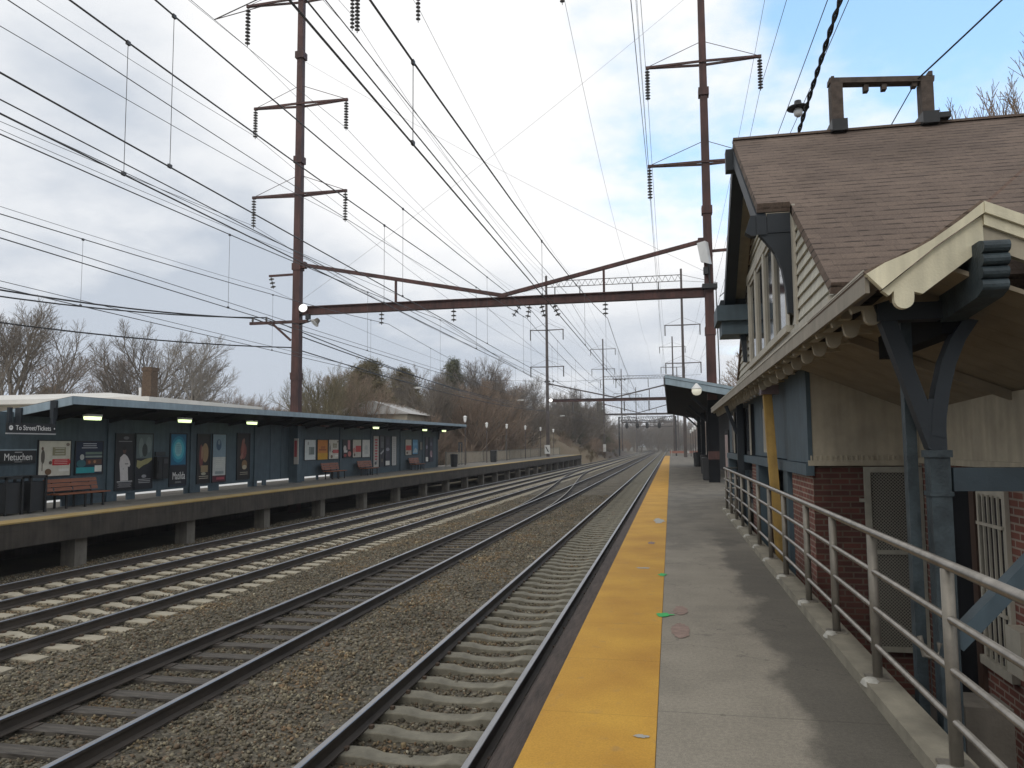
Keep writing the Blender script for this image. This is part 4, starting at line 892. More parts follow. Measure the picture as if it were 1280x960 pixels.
poster('last tall dark poster at the shelter end', 57.06, 58.05, .48, 2.4, (.020, .024, .05), [(ell(.5, .32, .32, .14), (.32, .22, .25)), (ell(.5, .72, .25, .08), (.10, .11, .16)), (ell(.6, .22, .15, .05), (.5, .4, .4))])
# station name sign
t = thing('name_sign', 'black station sign reading Metuchen on the shelter wall', 'sign', (WXS, 18.72, 1.27))
MB().box(.02, .07, -.62, .62, 0, .36).build('board', M['sign_black'], t); MB().box(.02, .075, -.64, .64, .361, .40).build('top_rail', M['blue_light'], t)
text_on_wall('lettering', 'Metuchen', .28, (.076, .0, .17), M['white'], t, squash=.88)
MB().box(.072, .075, -.13, .13, .30, .325).build('small_lettering', flat((.4, .4, .4)), t); MB().box(.072, .075, -.13, .13, .03, .05).build('small_lettering', flat((.3, .3, .3)), t)
# hanging direction sign
t = thing('direction_sign', 'hanging black sign reading To Street/Tickets under the shelter roof', 'sign', (-16.9, 17.75, 2.10))
MB().box(-.03, .03, -.80, .80, 0, .26).build('board', M['sign_black'], t); MB().box(-.035, .035, -.80, .80, -.035, -.002).build('bottom_rail', flat((.35, .36, .36)), t)
MB().box(-.04, .04, .68, .80, .261, .72).build('hanger', M['blue_dark'], t); MB().box(-.04, .04, -.78, -.68, .261, .66).build('hanger', M['blue_dark'], t)
text_on_wall('lettering', 'To Street/Tickets', .185, (.033, .04, .13), M['white'], t, squash=.90)
MB().add([(.034, -.70 + .065 * math.cos(a), .13 + .065 * math.sin(a)) for a in [2 * math.pi * k / 16 for k in range(16)]], [tuple(range(16))]).build('symbol', M['white'], t)
MB().add([(.037, -.735, .12), (.037, -.70, .165), (.037, -.665, .12), (.037, -.68, .12), (.037, -.70, .145), (.037, -.72, .12)], [tuple(range(6))]).build('symbol', M['sign_black'], t)
MB().add([(.034, .73, .10), (.034, .78, .13), (.034, .73, .16)], [(0, 1, 2)]).build('symbol', M['white'], t)
# telephone / cabinet on the wall
t = thing('payphone', 'black twin telephone box between the misty and the blue poster', 'telephone', (WXS, 25.0, .56))
MB().box(.02, .16, -.33, -.01, 0, .80).build('housing', M['black'], t); MB().box(.02, .16, .02, .33, 0, .80).build('housing', M['black'], t); MB().box(.161, .17, .06, .28, .55, .72).build('keypad', flat((.05, .05, .055)), t); MB().box(.161, .18, -.28, -.22, .2, .65).build('handset', M['cable'], t)
MB().box(.02, .06, -.28, .28, .83, .98).build('header', flat((.03, .035, .04)), t)
# benches
def bench_meshes():
    L = 1.05
    seat = MB(); back = MB(); leg = MB()
    for i in range(4): seat.box(.04 + i * .115, .135 + i * .115, -L, L, .405, .44)
    for i in range(3): back.add([(x_, y_, z_) for x_, y_, z_ in [(-.02 - i * .03, -L, .50 + i * .125), (.015 - i * .03, -L, .50 + i * .125), (.015 - i * .03, L, .50 + i * .125), (-.02 - i * .03, L, .50 + i * .125), (-.05 - i * .03, -L, .605 + i * .125), (-.015 - i * .03, -L, .605 + i * .125), (-.015 - i * .03, L, .605 + i * .125), (-.05 - i * .03, L, .605 + i * .125)]],
        [(0, 3, 2, 1), (4, 5, 6, 7), (0, 1, 5, 4), (1, 2, 6, 5), (2, 3, 7, 6), (3, 0, 4, 7)])
    for z in (0,):
        leg.box(.03, .07, -.03, .03, 0, .40); leg.box(.44, .48, -.03, .03, 0, .40); leg.box(.03, .48, -.029, .029, .37, .404); leg.beam((.02, 0, .40), (-.10, 0, .86), .05, .04, (1, 0, 0))
    return seat.mesh('seat', M['slat']), back.mesh('backrest', M['slat']), leg.mesh('leg', M['black'])
bs, bb, bl = bench_meshes()
def bench(label, x, y, z, group='slatted benches against the shelter wall', rz=0):
    t = thing('bench', label, 'bench', (x, y, z), group, rz)
    link('seat', bs, t); link('backrest', bb, t)
    for s in (-.75, 0, .75): link('leg', bl, t, None, (0, s, 0))
for lab, yy in (('reddish slatted bench beside the twin bins', 20.55), ('slatted bench under the orange and cream posters', 38.9), ('slatted bench under the plain white poster', 43.7), ('small looking bench near the shelter far end', 52.8)):
    bench(lab, WXS + .30, yy, lp_z(yy) + .001)
# bins
def bin_meshes():
    body = MB().lathe([(.24, 0), (.27, .05), (.29, .86), (.27, .90)], (0, 0, 0), 14).mesh('body', M['rubber'])
    rim = MB().lathe([(.29, .88), (.31, .90), (.31, .98), (.25, 1.02), (.20, 1.0)], (0, 0, 0), 14).mesh('rim', M['black'])
    return body, rim
bo, ri = bin_meshes()
def trash_bin(label, x, y, z, group='litter bins on the platforms', s=1):
    t = thing('litter_bin', label, 'bin', (x, y, z), group); t.scale = (s, s, s)
    link('body', bo, t); link('rim', ri, t)
def boxbin(label, x, y, z):
    t = thing('litter_bin', label, 'bin', (x, y, z), 'litter bins on the platforms')
    k = MB()
    for s in (-.26, .26):
        for q in (-.26, .26): k.box(s - .03, s + .03, q - .03, q + .03, 0, 1.02)
    k.box(-.29, .29, -.29, .29, .96, 1.03); k.build('frame', M['black'], t)
    MB().box(-.235, .235, -.235, .235, .05, .86).build('liner', M['rubber'], t); MB().box(-.225, .225, -.225, .225, .861, .87).build('opening', M['blue_dark'], t)
boxbin('dark square bin next to the bench under the station sign', WXS + .72, 18.5, lp_z(19) + .001)
boxbin('dark square bin cut by the left frame edge', WXS + .72, 17.7, lp_z(18) + .001)
trash_bin('dark bin standing just past the shelter end', -17.0, 59.6, lp_z(60) + .001)
trash_bin('dark bin at the fence beyond the shelter', -17.2, 74.5, lp_z(74) + .001, s=1.15)
# kick boards close parts of the gap under the wall; added white paving stands in for daylight
GAPS = [(19.75, 20.5), (22.9, 23.4), (23.8, 25.0), (25.2, 26.6), (27.6, 28.2), (28.9, 31.2), (31.9, 32.4), (32.7, 35.1), (36.5, 37.9), (38.1, 39.6)]
e0 = 12.0
for (ga, gb) in GAPS + [(59.4, 59.4)]:
    if ga - e0 > .05: spart(MB().box(WXS - .09, WXS - .03, e0, ga, lp_z(e0) - .02, wbz(ga) + .02), 'kick_board', M['blue'])
    e0 = gb
pth = MB(); pth.prism([(-40, -.52), (-40, -.06), (-18.9, -.10), (-18.9, -.52)], 1, 10, 62); struct(pth.build('path', M['daylight_white']))  # white paving added so the gap under the wall reads as daylight
# vertical sign + clad mast foot are built with the mast

# lamps beyond the shelter
def lamp_meshes():
    post = MB().tube([(0, 0, 0), (0, 0, 3.5)], .05, 8, .035).mesh('post', M['rust_far'])
    head = MB().lathe([(.04, 0), (.10, .08), (.13, .34), (.07, .42)], (0, 0, 3.5), 10).mesh('lamp_head', M['white_lamp'])
    cap = MB().lathe([(.19, 0), (.14, .05), (.04, .13)], (0, 0, 3.92), 10).mesh('cap', M['white'])
    return post, head, cap
lpst, lhd, lcp = lamp_meshes()
def platform_lamp(label, x, y, z, s=1):
    t = thing('platform_lamp', label, 'lamp post', (x, y, z), 'post top lamps along the platforms'); t.scale = (s, s, s)
    link('post', lpst, t); link('lamp_head', lhd, t); link('cap', lcp, t)
for i, (lab, y, zt) in enumerate((('post lamp showing just above the shelter roof end', 64.3, 4.3), ('post lamp first along the fence past the shelter', 72.3, 3.95), ('post lamp second along the fence past the shelter', 81.6, 4.05), ('post lamp third along the fence past the shelter', 92.5, 4.15), ('post lamp just left of the second mast', 103.8, 4.2), ('post lamp just right of the second mast', 115.6, 4.2))):
    platform_lamp(lab, -17.35, y, lp_z(y), (zt - lp_z(y)) / 4.05)
# low fence behind the far platform
t = thing('platform_fence', 'pale picket fence along the back of the far platform', 'fence', (0, 0, 0))
def fx(y): return lp_x(y) - 3.4
pk = MB(); y = 61.5
while y < 121: pk.box(fx(y) - .015, fx(y) + .015, y, y + .05, lp_z(y) + .08, lp_z(y) + 1.12); y += .32
pk.build('pickets', M['trim'], t)
for z in (.1, 1.1): MB().beam((fx(61.5), 61.5, lp_z(61.5) + z), (fx(121), 121, lp_z(121) + z), .05, .05).build('rail', M['galv_dull'], t)
for yy in np.arange(61.5, 121.6, 6): MB().box(fx(yy) - .05, fx(yy) + .05, yy - .05, yy + .05, lp_z(yy) + .001, lp_z(yy) + 1.2).build('post', M['galv_dull'], t)
# dark gate frame by the shelter end
t = thing('gate_frame', 'dark open metal frame standing past the bin', 'gate', (-18.3, 66.2, lp_z(66)))
MB().box(-.06, .06, -.5, -.4, 0, 2.0).build('post', M['black'], t); MB().box(-.06, .06, .4, .5, 0, 2.0).build('post', M['black'], t); MB().box(-.05, .05, -.4, .4, 1.85, 1.98).build('top_bar', M['black'], t)
# far lamps and street lights behind
def street_light(label, x, y, H_, arm, z0=-1.6, dx=1):
    t = thing('street_light', label, 'street lamp', (x, y, z0), 'street lights behind the far platform')
    MB().tube([(0, 0, 0), (0, 0, H_)], .1, 8, .06).build('pole', M['galv_dull'], t)
    MB().tube([(0, 0, H_ - .1), (arm * .35 * dx, 0, H_ + .45), (arm * dx, 0, H_ + .6)], .045, 6).build('arm', M['galv_dull'], t)
    MB().box(arm * dx - .1, arm * dx + .75, -.16, .16, H_ + .52, H_ + .68).build('lamp_head', M['white'], t)
street_light('street light rising right of the left mast foot', -43.0, 88, 9.7, 2.8)
street_light('street light above the grey gabled house', -30.2, 84, 9.4, 1.6, dx=1)
street_light('street light over the fence lamps', -19.9, 93, 8.3, 1.5)
street_light('street light far behind the second mast', -23, 150, 8.5, 2.0)

# ------------------------------------------------------------------ right canopy farther along our platform
t = thing('platform_canopy', 'dark sloping platform canopy with pale blue fascia beyond the station house', 'canopy', (2.0, 33, 0))
def cp(mb, name, m, label=None, parent=None, smooth=False):
    o = mb.build(name, m, None, label, smooth=smooth); o.data.transform(Matrix.Translation((-2.0, -33, 0))); o.parent = parent or t; return o
cx0, cx1, cy0, cy1 = -.16, 4.3, 33.0, 66.0
def cz(x): return 4.62 - .205 * (x - cx0)
cp(MB().slab([(cx0, cy0, cz(cx0)), (cx1, cy0, cz(cx1)), (cx1, cy1, cz(cx1)), (cx0, cy1, cz(cx0))], .08), 'roof', M['roof_felt'])
cp(MB().prism([(cx0 - .01, cz(cx0) - .02), (cx1, cz(cx1) - .02), (cx1, cz(cx1) - .14), (cx0 - .01, cz(cx0) - .14)], 1, cy0 - .07, cy0 - .002), 'fascia', M['blue_light'])
cp(MB().prism([(cx0 + .01, cz(cx0) - .16), (cx1, cz(cx1) - .16), (cx1, cz(cx1) - .42), (cx0 + .01, cz(cx0) - .42)], 1, cy0 - .04, cy0 - .001), 'fascia', M['blue_light'])
cp(MB().box(cx0 - .03, cx0 + .02, cy0, cy1, cz(cx0) - .44, cz(cx0) - .09), 'fascia', M['blue_dark'])
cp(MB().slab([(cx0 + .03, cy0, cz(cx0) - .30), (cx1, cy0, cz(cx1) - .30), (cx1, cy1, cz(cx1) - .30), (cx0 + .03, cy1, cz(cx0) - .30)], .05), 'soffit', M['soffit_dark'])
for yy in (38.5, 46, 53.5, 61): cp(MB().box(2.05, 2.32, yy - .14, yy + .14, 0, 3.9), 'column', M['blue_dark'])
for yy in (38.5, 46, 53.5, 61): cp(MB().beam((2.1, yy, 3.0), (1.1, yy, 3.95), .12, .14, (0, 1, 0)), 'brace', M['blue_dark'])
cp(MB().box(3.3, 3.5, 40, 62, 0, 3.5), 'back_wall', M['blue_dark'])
k = thing('canopy_lamp', 'small round pendant lamp under the end of the platform canopy', 'lamp', (1.12, 32.7, 3.83))
MB().lathe([(.03, .36), (.08, .30), (.20, .16), (.22, .12)], (0, 0, 0), 14).build('lamp_shade', M['white'], k, smooth=True); MB().lathe([(.20, .12), (.20, 0), (.15, -.10), (.06, -.14)], (0, 0, 0), 14).build('lamp_glass', M['lamp_warm'], k, smooth=True); MB().box(-.02, .02, -.02, .30, .34, .38).build('bracket', M['black'], k)
for i, (lab, x, y) in enumerate((('first dark bin under the platform canopy', 1.72, 37.0), ('second dark bin under the platform canopy', 1.95, 45.0), ('third dark bin under the platform canopy', 2.0, 60.0))):
    trash_bin(lab, x, y, .001, s=1.05)
for lab, x, y in (('lamp post just past the platform canopy', 2.5, 72), ('second lamp post past the platform canopy', 2.6, 84), ('third lamp post past the platform canopy', 2.7, 96), ('last lamp post on our platform', 2.8, 110)):
    platform_lamp(lab, x, y, 0, .92)
for x, y, lab in ((1.78, 24.6, 'pale pink notice panel beside the far blue post'),):
    q = thing('notice_panel', lab, 'notice', (x, y, 0)); MB().box(-.04, .04, -.06, 1.3, .5, 1.95).build('panel', flat((.34, .26, .25)), q); MB().box(-.05, .05, -.14, -.061, 0, 2.1).build('post', M['black'], q); MB().box(-.05, .05, 1.301, 1.38, 0, 2.1).build('post', M['black'], q)
q = thing('barrier', 'low orange and white barrier across the platform far end', 'barrier', (1.8, 116, 0)); MB().box(-1.9, 2.6, -.05, .05, .4, .75).build('board', flat((.34, .16, .12)), q); MB().box(-1.7, -1.6, -.12, .12, 0, .95).build('leg', flat((.4, .38, .35)), q); MB().box(2.3, 2.4, -.12, .12, 0, .95).build('leg', flat((.4, .38, .35)), q); MB().box(.3, .9, -.06, .06, .42, .74).build('panel', flat((.5, .48, .46)), q)

# ------------------------------------------------------------------ catenary gantries
def insulator_mesh(L=1.52, n=10, r=.12, name='insulator'):
    mb = MB(); mb.tube([(0, 0, 0), (0, 0, -L)], .02, 6)
    for i in range(n):
        z = -.12 - (L - .2) * i / max(1, n - 1) * .96
        mb.lathe([(.03, .05), (r * .6, .035), (r, 0), (r * .95, -.018), (.04, -.012)], (0, 0, z), 10)
    return mb.mesh(name, M['porcelain'])
INS = insulator_mesh(); INS_S = insulator_mesh(.62, 3, .135)
INS_FAR = MB().tube([(0, 0, 0), (0, 0, -1.35)], .085, 6).mesh('insulator', M['porcelain'])
def crossarm(parent, x, z, y, half, far, m):
    mb = MB()
    for s in (-1, 1):
        for q in (-.2, .2): mb.beam((x + s * half, y + q * .15, z), (x, y + q, z - .04), .07, .10)
        mb.tube([(x + s * half, y, z + .03), (x + s * .15, y, z + .95)], .016, 4)
        mb.box(x + s * half - .08, x + s * half + .08, y - .06, y + .06, z - .08, z + .06)
    a = mb.build('crossarm', m, parent)
    for s in (-1, 1):
        o = link('insulator', INS_FAR if far else INS, a, None, (x + s * half, y, z - .08))
        if z > 24: o.scale = (1.15, 1.15, 1.38)
    return a
def gantry(label, y, xl, xr, zb, top, arms, far=False, upper=None, lattice=None, z0=(-1.5, -.0), m=None, bm=None):
    t = thing('catenary_gantry', label, 'gantry', ((xl + xr) / 2, y, 0), 'overhead wire gantries spanning the tracks')
    ox = (xl + xr) / 2
    m = m or M['rust']
    def L(x): return x - ox
    w = .40
    for x, zz in ((xl, z0[0]), (xr, z0[1])):
        mb = MB()     # H-section mast
        X = L(x); tp = .85
        mb.add([(X + a * w / 2 * k, b * w / 2 * k, z) for z, k in ((zz, 1.1), (top, tp * .8)) for a, b in ((-1, -1), (1, -1), (1, 1), (-1, 1))], [(0, 3, 2, 1), (4, 5, 6, 7), (0, 1, 5, 4), (1, 2, 6, 5), (2, 3, 7, 6), (3, 0, 4, 7)])
        if not far:
            for z in np.arange(zz + 1, top - 1, 5.5): mb.box(X - w * .58, X + w * .58, -w * .58, w * .58, z, z + .35)
        mb.build('mast', m, t)
    bm_ = MB(); n = 12
    vs = []; fs = []
    for i in range(n + 1):
        u = i / n; x = L(xl) + .2 + (xr - xl - .4) * u; dep = .42
        vs += [(x, -.16, zb - dep / 2), (x, .16, zb - dep / 2), (x, .16, zb - dep / 2 + .04), (x, .03, zb - dep / 2 + .05), (x, .03, zb + dep / 2 - .05), (x, .16, zb + dep / 2 - .04), (x, .16, zb + dep / 2), (x, -.16, zb + dep / 2), (x, -.16, zb + dep / 2 - .04), (x, -.03, zb + dep / 2 - .05), (x, -.03, zb - dep / 2 + .05), (x, -.16, zb - dep / 2 + .04)]
    for i in range(n):
        for k in range(12): k2 = (k + 1) % 12; fs.append((i * 12 + k, i * 12 + k2, (i + 1) * 12 + k2, (i + 1) * 12 + k))
    bm_.add(vs, fs); bm_.build('beam', bm or m, t)
    xm = L(-7.6 if not far else (xl + xr) / 2)
    zs = zb + 2.35
    for x in (L(xl) + .18, L(xr) - .18):
        s = MB(); s.beam((x, 0, zs), (xm, 0, zb + .30), .17, .17)
        s.box(x - .25, x + .25, -.13, .13, zs - .2, zs + .12)
        s.build('strut', m, t)
        hx = x + (xm - x) * .485; hz = zs + (zb + .3 - zs) * .485
        MB().box(hx - .05, hx + .05, -.05, .05, zb + .21, hz - .05).build('hanger', m, t)
    for x in (xl, xr):
        for z, hf in arms: crossarm(t, L(x), z, 0, hf, far, m)
    if lattice:
        z0_, z1_, ov = lattice
        lb = MB(); a, b = L(xl), L(xr)
        lb.beam((a, 0, z0_), (b, 0, z0_), .07, .09); lb.beam((a, 0, z1_), (b, 0, z1_), .07, .09)
        N = 22
        for i in range(N):
            x0 = a + (b - a) * i / N; x1 = a + (b - a) * (i + 1) / N; xm_ = (x0 + x1) / 2
            lb.beam((x0, 0, z0_), (xm_, 0, z1_), .05, .05); lb.beam((xm_, 0, z1_), (x1, 0, z0_), .05, .05)
        lb.build('lattice_truss', M['rust_far'], t)
        g_ = MB(); g_.tube([(a, 0, z1_), (a - ov, 0, z0_ - .7)], .03, 5); g_.tube([(b, 0, z1_), (b + ov, 0, z0_ - .5)], .03, 5); g_.tube([(a, 0, z0_), (a - ov, 0, z0_ - .7)], .025, 5); g_.tube([(b, 0, z0_), (b + ov, 0, z0_ - .5)], .025, 5)
        g_.build('stay', M['rust_far'], t)
        for x in (-15.3, -11.8, -4.57, -1.09):
            o = link('insulator', INS_FAR if far else INS, t, None, (L(x), 0, z0_ - .05)); o.scale = (1, 1, 1.45)
    return t, L
ARM = [(14.42, 2.5), (19.12, 2.5), (24.72, 3.05)]
G1, L1 = gantry('nearest rusty gantry with tall masts spanning all four tracks', 35, -18.08, 1.86, 8.44, 26.6, ARM, lattice=(24.95, 25.85, 5))
# under-beam insulators and hardware on the nearest gantry
for x, z in ((-13.63, 8.2), (-9.99, 8.2), (-2.77, 8.2)): link('insulator', INS_S, G1, None, (L1(x), 0, z))
for x, a in ((-6.75, 35), (-6.3, 10), (-5.75, -15), (-5.15, -20)):
    o = link('insulator', INS_S, G1, None, (L1(x), 0, 8.22)); o.rotation_euler = (0, R(a), 0)
# extra arms of the left mast
k = MB(); k.beam((L1(-18.08), 0, 10.32), (L1(-19.65), 0, 10.3), .1, .1); a = k.build('side_arm', M['rust'], G1); o = link('insulator', INS_S, a, None, (L1(-19.55), 0, 10.25)); o.rotation_euler = (0, R(-14), 0)
k = MB(); k.beam((L1(-17.4), -.2, 7.88), (L1(-20.55), -.2, 7.88), .12, .14); k.beam((L1(-18.3), -.22, 6.95), (L1(-19.3), -.22, 7.82), .08, .1); a = k.build('side_arm', M['rust'], G1)
for x in (-20.4, -19.65): MB().lathe([(.03, 0), (.06, .06), (.05, .16), (.08, .18), (.04, .24)], (L1(x), -.2, 7.95), 8).build('pin_insulator', M['porcelain'], a)
MB().box(L1(-18.30), L1(-17.84), -.23, .23, -.05, 2.72).build('mast_casing', M['blue'], G1)
MB().box(L1(1.63), L1(2.09), -.23, .23, .001, 3.6).build('mast_casing', M['soffit_dark'], G1)  # added sleeve, its near-black colour stands for shade below the canopy
k = MB(); k.box(L1(-18.0) , L1(-17.80) + .02, -.30, -.241, .85, 2.1); vs_ = k.build('mast_sign', flat((.5, .47, .43)), G1)
MB().box(L1(-17.98), L1(-17.84), -.305, -.301, 1.2, 2.0).build('lettering', flat((.40, .08, .09)), vs_)
# floodlights
def floodlight(parent, x, y, z, aim, lens, name='floodlight', s=1.0):
    hs = MB().lathe([(.05, .34), (.13, .30), (.17, .12), (.27, 0)], (0, 0, 0), 14)
    o = hs.build(name, M['galv_dull'], parent, None, (x, y, z), smooth=True); o.rotation_euler = aim; o.scale = (s, s, s)
    MB().lathe([(.26, .0), (.255, -.02)], (0, 0, 0), 14).build('lens', lens, o)
    return o
floodlight(G1, L1(-17.55), -.45, 8.5, (R(-38), R(-48), 0), M['flood'], s=.8)
k = MB(); k.beam((L1(-17.9), -.1, 8.2), (L1(-17.55), -.35, 8.45), .06, .06); k.beam((L1(-17.9), -.1, 7.75), (L1(-17.1), -.3, 7.9), .06, .06); k.box(L1(-17.45), L1(-17.25), -.4, -.2, 7.95, 8.2); k.build('lamp_bracket', M['black'], G1)
floodlight(G1, L1(-17.0), -.3, 7.75, (R(-30), R(35), 0), M['grey_lens'], s=.9)
fo = MB().add([(a, b, c) for a, b, c in ((-.16, -.2, -.42), (.22, -.2, -.55), (.34, .1, -.5), (-.1, .1, -.4), (-.3, -.16, .42), (.05, -.2, .5), (.2, .1, .5), (-.2, .12, .45))], [(0, 1, 2, 3), (7, 6, 5, 4), (0, 4, 5, 1), (1, 5, 6, 2), (2, 6, 7, 3), (3, 7, 4, 0)]).build('floodlight', M['grey_lens'], G1, None, (L1(1.66), -.35, 10.15))
k = MB(); k.tube([(L1(1.9), -.3, 8.6), (L1(1.85), -.3, 9.7)], .05, 6); k.box(L1(1.55), L1(2.2), -.45, .1, 8.55, 8.75); k.box(L1(1.62), L1(1.82), -.4, -.15, 9.2, 9.5); k.build('lamp_bracket', M['black'], G1)
MB().beam((L1(1.86), 0, 10.3), (L1(3.5), 0, 10.35), .1, .12).build('side_arm', M['rust'], G1)
k = MB(); k.tube([(L1(2.3), -.1, 8.2), (L1(3.0), -.3, 8.8)], .02, 4); k.tube([(L1(2.15), -.2, 8.5), (L1(2.2), -.25, 3.6)], .025, 5); k.build('conduit', M['black'], G1)

FARARM = [(17.75, 2.3), (12.6, 2.3)]
G2, L2 = gantry('second gantry down the line with a lattice truss joining its mast tops', 105, -16.52, 1.95, 7.85, 25.4, FARARM, True, lattice=(23.75, 24.6, 4.8), m=M['rust_far'], bm=M['rust'])
for x in (-13, -9.6, -6, -2.7): link('insulator', INS_FAR, G2, None, (L2(x), 0, 7.6))
o = MB().box(L2(-16.95), L2(-16.2), -.30, -.26, .55, 1.75).build('number_plate', M['white'], G2); MB().prism([(L2(-16.85), 1.5), (L2(-16.7), 1.5), (L2(-16.35), .8), (L2(-16.5), .8)], 1, -.306, -.301).build('mark', M['sign_black'], o)
floodlight(G2, L2(-16.0), -.4, 7.9, (R(-60), R(-30), 0), M['flood'], s=1.0)
G3, L3 = gantry('third gantry down the line, its left mast marked with a white band', 175, -14.6, .93, 8.6, 25.9, [(23.6, 2.8), (19, 2.6)], True, lattice=(16.6, 17.3, 3.5), m=M['rust_far'])
MB().box(L3(-14.9), L3(-14.3), -.26, .26, .2, 1.9).build('white_band', M['white'], G3)
gantry('fourth slender gantry far down the line', 245, -14.8, 2.5, 8.8, 25.8, [(22.5, 2.4), (18, 2.4)], True, m=M['rust_far'])
gantry('fifth and smallest gantry near the far bend', 320, -13.5, 3.2, 9.2, 25.5, [(22.5, 2.4)], True, m=M['rust_far'])
# signal bridge
t = thing('signal_bridge', 'dark lattice signal bridge with hanging signals far down the line', 'signal bridge', (-5.5, 210, 0))
k = MB()
for z in (8.2, 9.2): k.beam((-8, 0, z), (7, 0, z), .14, .16)
for i in range(24):
    x0 = -8 + 15 * i / 24; k.beam((x0, 0, 8.2), (x0 + 15 / 48, 0, 9.2), .08, .08); k.beam((x0 + 15 / 48, 0, 9.2), (x0 + 15 / 24, 0, 8.2), .08, .08)
k.build('truss', M['black'], t)
for x in (-8, 7): MB().box(x - .2, x + .2, -.2, .2, -1.6, 9.3).build('mast', M['black'], t)
for x in (-5.9, -3.1, -.5, 2.7): MB().lathe([(.1, 2.2), (.12, 1.8), (.42, 1.5), (.46, .8), (.34, .3), (.1, .2)], (x, -.2, 5.9), 12).build('signal_head', M['black'], t)

# ------------------------------------------------------------------ overhead wires
SUP = [-35, 35, 105, 175, 245, 320]
def sagline(x0f, zsup, sag, ys=SUP, n=16):
    P = []
    for i in range(len(ys) - 1):
        for k in range(n):
            u = k / n; y = ys[i] + (ys[i + 1] - ys[i]) * u; P.append((x0f(y), y, zsup + .006 * max(0, y - 35) - sag * 4 * u * (1 - u)))
    y = ys[-1]; P.append((x0f(y), y, zsup + .006 * (y - 35))); return P
def catenary(label, x0f, zm, sag, zc=4.98, aux=True, dstep=8.7, ph=0.0):
    t = thing('catenary_wire', label, 'overhead wire', (0, 0, 0), 'catenary wires above the tracks')
    MB().tube(sagline(x0f, zm, sag), .0125, 5, cap=False).build('messenger_wire', M['wire'], t)
    MB().tube([(x0f(y), y, zc + .004 * max(0, y - 35)) for y in (-36, 35, 105, 175, 320)], .011, 5, cap=False).build('contact_wire', M['wire'], t)
    if aux: MB().tube([(x0f(y) + .02, y, zc + .13 + .004 * max(0, y - 35)) for y in (-36, 35, 105, 175, 320)], .008, 5, cap=False).build('auxiliary_wire', M['wire'], t)
    y = -30 + ph
    while y < 140:
        i = max(j for j in range(len(SUP)) if SUP[j] <= y); u = (y - SUP[i]) / (SUP[i + 1] - SUP[i]); zt = zm + .006 * max(0, y - 35) - sag * 4 * u * (1 - u)
        k = MB(); k.tube([(x0f(y), y, zc), (x0f(y), y, zt)], .005, 4, cap=False)
        k.box(x0f(y) - .015, x0f(y) + .015, y - .03, y + .03, zt - .03, zt + .02); k.box(x0f(y) - .015, x0f(y) + .015, y - .03, y + .03, zc - .012, zc + .035)
        k.build('dropper', M['wire'], t); y += dstep
catenary('catenary wire over the track beside our platform', lambda y: -2.68, 7.45, 1.65, 4.95, ph=37.78 - 26.1 + 8.7 * 3 - 17.4 + 8.7 * 0)
catenary('catenary wire over the dark timber track', lambda y: -6.44, 7.6, 1.0, 4.98, ph=37.98 - 8.7 * 4)
catenary('extra catenary wire over the crossover', lambda y: -6.1 - .002 * y, 7.9, .75, 5.20, aux=False, ph=38.4 - 8.7 * 4)
catenary('catenary wire over the pale sleeper track', lambda y: tx(3, y), 7.6, .95, 5.05, ph=46.7 - 8.7 * 5)
catenary('catenary wire over the track beside the far platform', lambda y: tx(4, y), 7.6, 1.25, 5.0, ph=45.4 - 8.7 * 5)
TW = 'transmission wires strung between the masts'
def xl(y): return float(np.interp(y, [-35, 35, 105, 175, 245, 320], [-18.4, -18.08, -16.52, -14.6, -14.8, -13.5]))
def xr(y): return float(np.interp(y, [-35, 35, 105, 175, 245, 320], [1.8, 1.86, 1.95, .93, 2.5, 3.2]))
for side, f in (('left', xl), ('right', xr)):
    for z, hf, nm in ((12.95, 2.5, 'lowest'), (17.65, 2.5, 'middle'), (22.4, 2.95, 'highest')):
        for s, nn in ((-1, 'track side' if side == 'right' else 'outer'), (1, 'outer' if side == 'right' else 'track side')):
            o = MB().tube(sagline(lambda y: f(y) + s * hf, z, 1.3), .011, 5, cap=False).build('transmission_wire', M['wire']); tag(o, 'transmission wire on the %s side arm tip, %s arm of the %s masts' % (nn, nm, side), 'overhead wire', TW)
for x, nm in ((-15.3, 'first'), (-11.8, 'second'), (-4.57, 'third'), (-1.09, 'fourth')):
    o = MB().tube(sagline(lambda y: x, 23.5, 1.6), .011, 5, cap=False).build('transmission_wire', M['wire']); tag(o, 'high feeder wire hung between the mast tops, %s from the left masts' % nm, 'overhead wire', TW)
for x, z, nm in ((-19.55, 9.6, 'signal wire from the small bent arm of the left mast'), (-17.3, 10.9, 'wire fixed to the left mast where its strut begins'), (2.9, 10.2, 'wire on the short side arm of the right mast'), (-12.2, 8.75, 'feeder wire resting on the gantry beam toward the left'), (-8.9, 8.75, 'feeder wire resting on the gantry beam left of its middle'), (-4.6, 8.75, 'feeder wire resting on the gantry beam right of its middle')):
    o = MB().tube(sagline(lambda y: x + (xl(y) + 18.08 if x < -15 else 0), z, .9), .009, 5, cap=False).build('feeder_wire', M['wire']); tag(o, nm, 'overhead wire', 'feeder wires along the line')
# thick cables to the low left arm
cable('communication_cable', [(-28, 13, 8.4), (-20.4, 34.8, 8.15), (-19.2, 105, 7.5)], .035, M['cable'], 'thick black cable to the outer pin of the low left arm', group='communication cables on the left mast', sag=.7)
cable('communication_cable', [(-28, 13, 7.9), (-19.65, 34.8, 8.15), (-18.6, 105, 7.0)], .03, M['cable'], 'thick black cable to the inner pin of the low left arm', group='communication cables on the left mast', sag=.75)
cable('communication_cable', [(-28, 13, 7.0), (-18.3, 34.8, 6.6), (-17.0, 105, 6.5)], .03, M['cable'], 'lowest black cable tied to the left mast above the shelter roof', group='communication cables on the left mast', sag=.6)
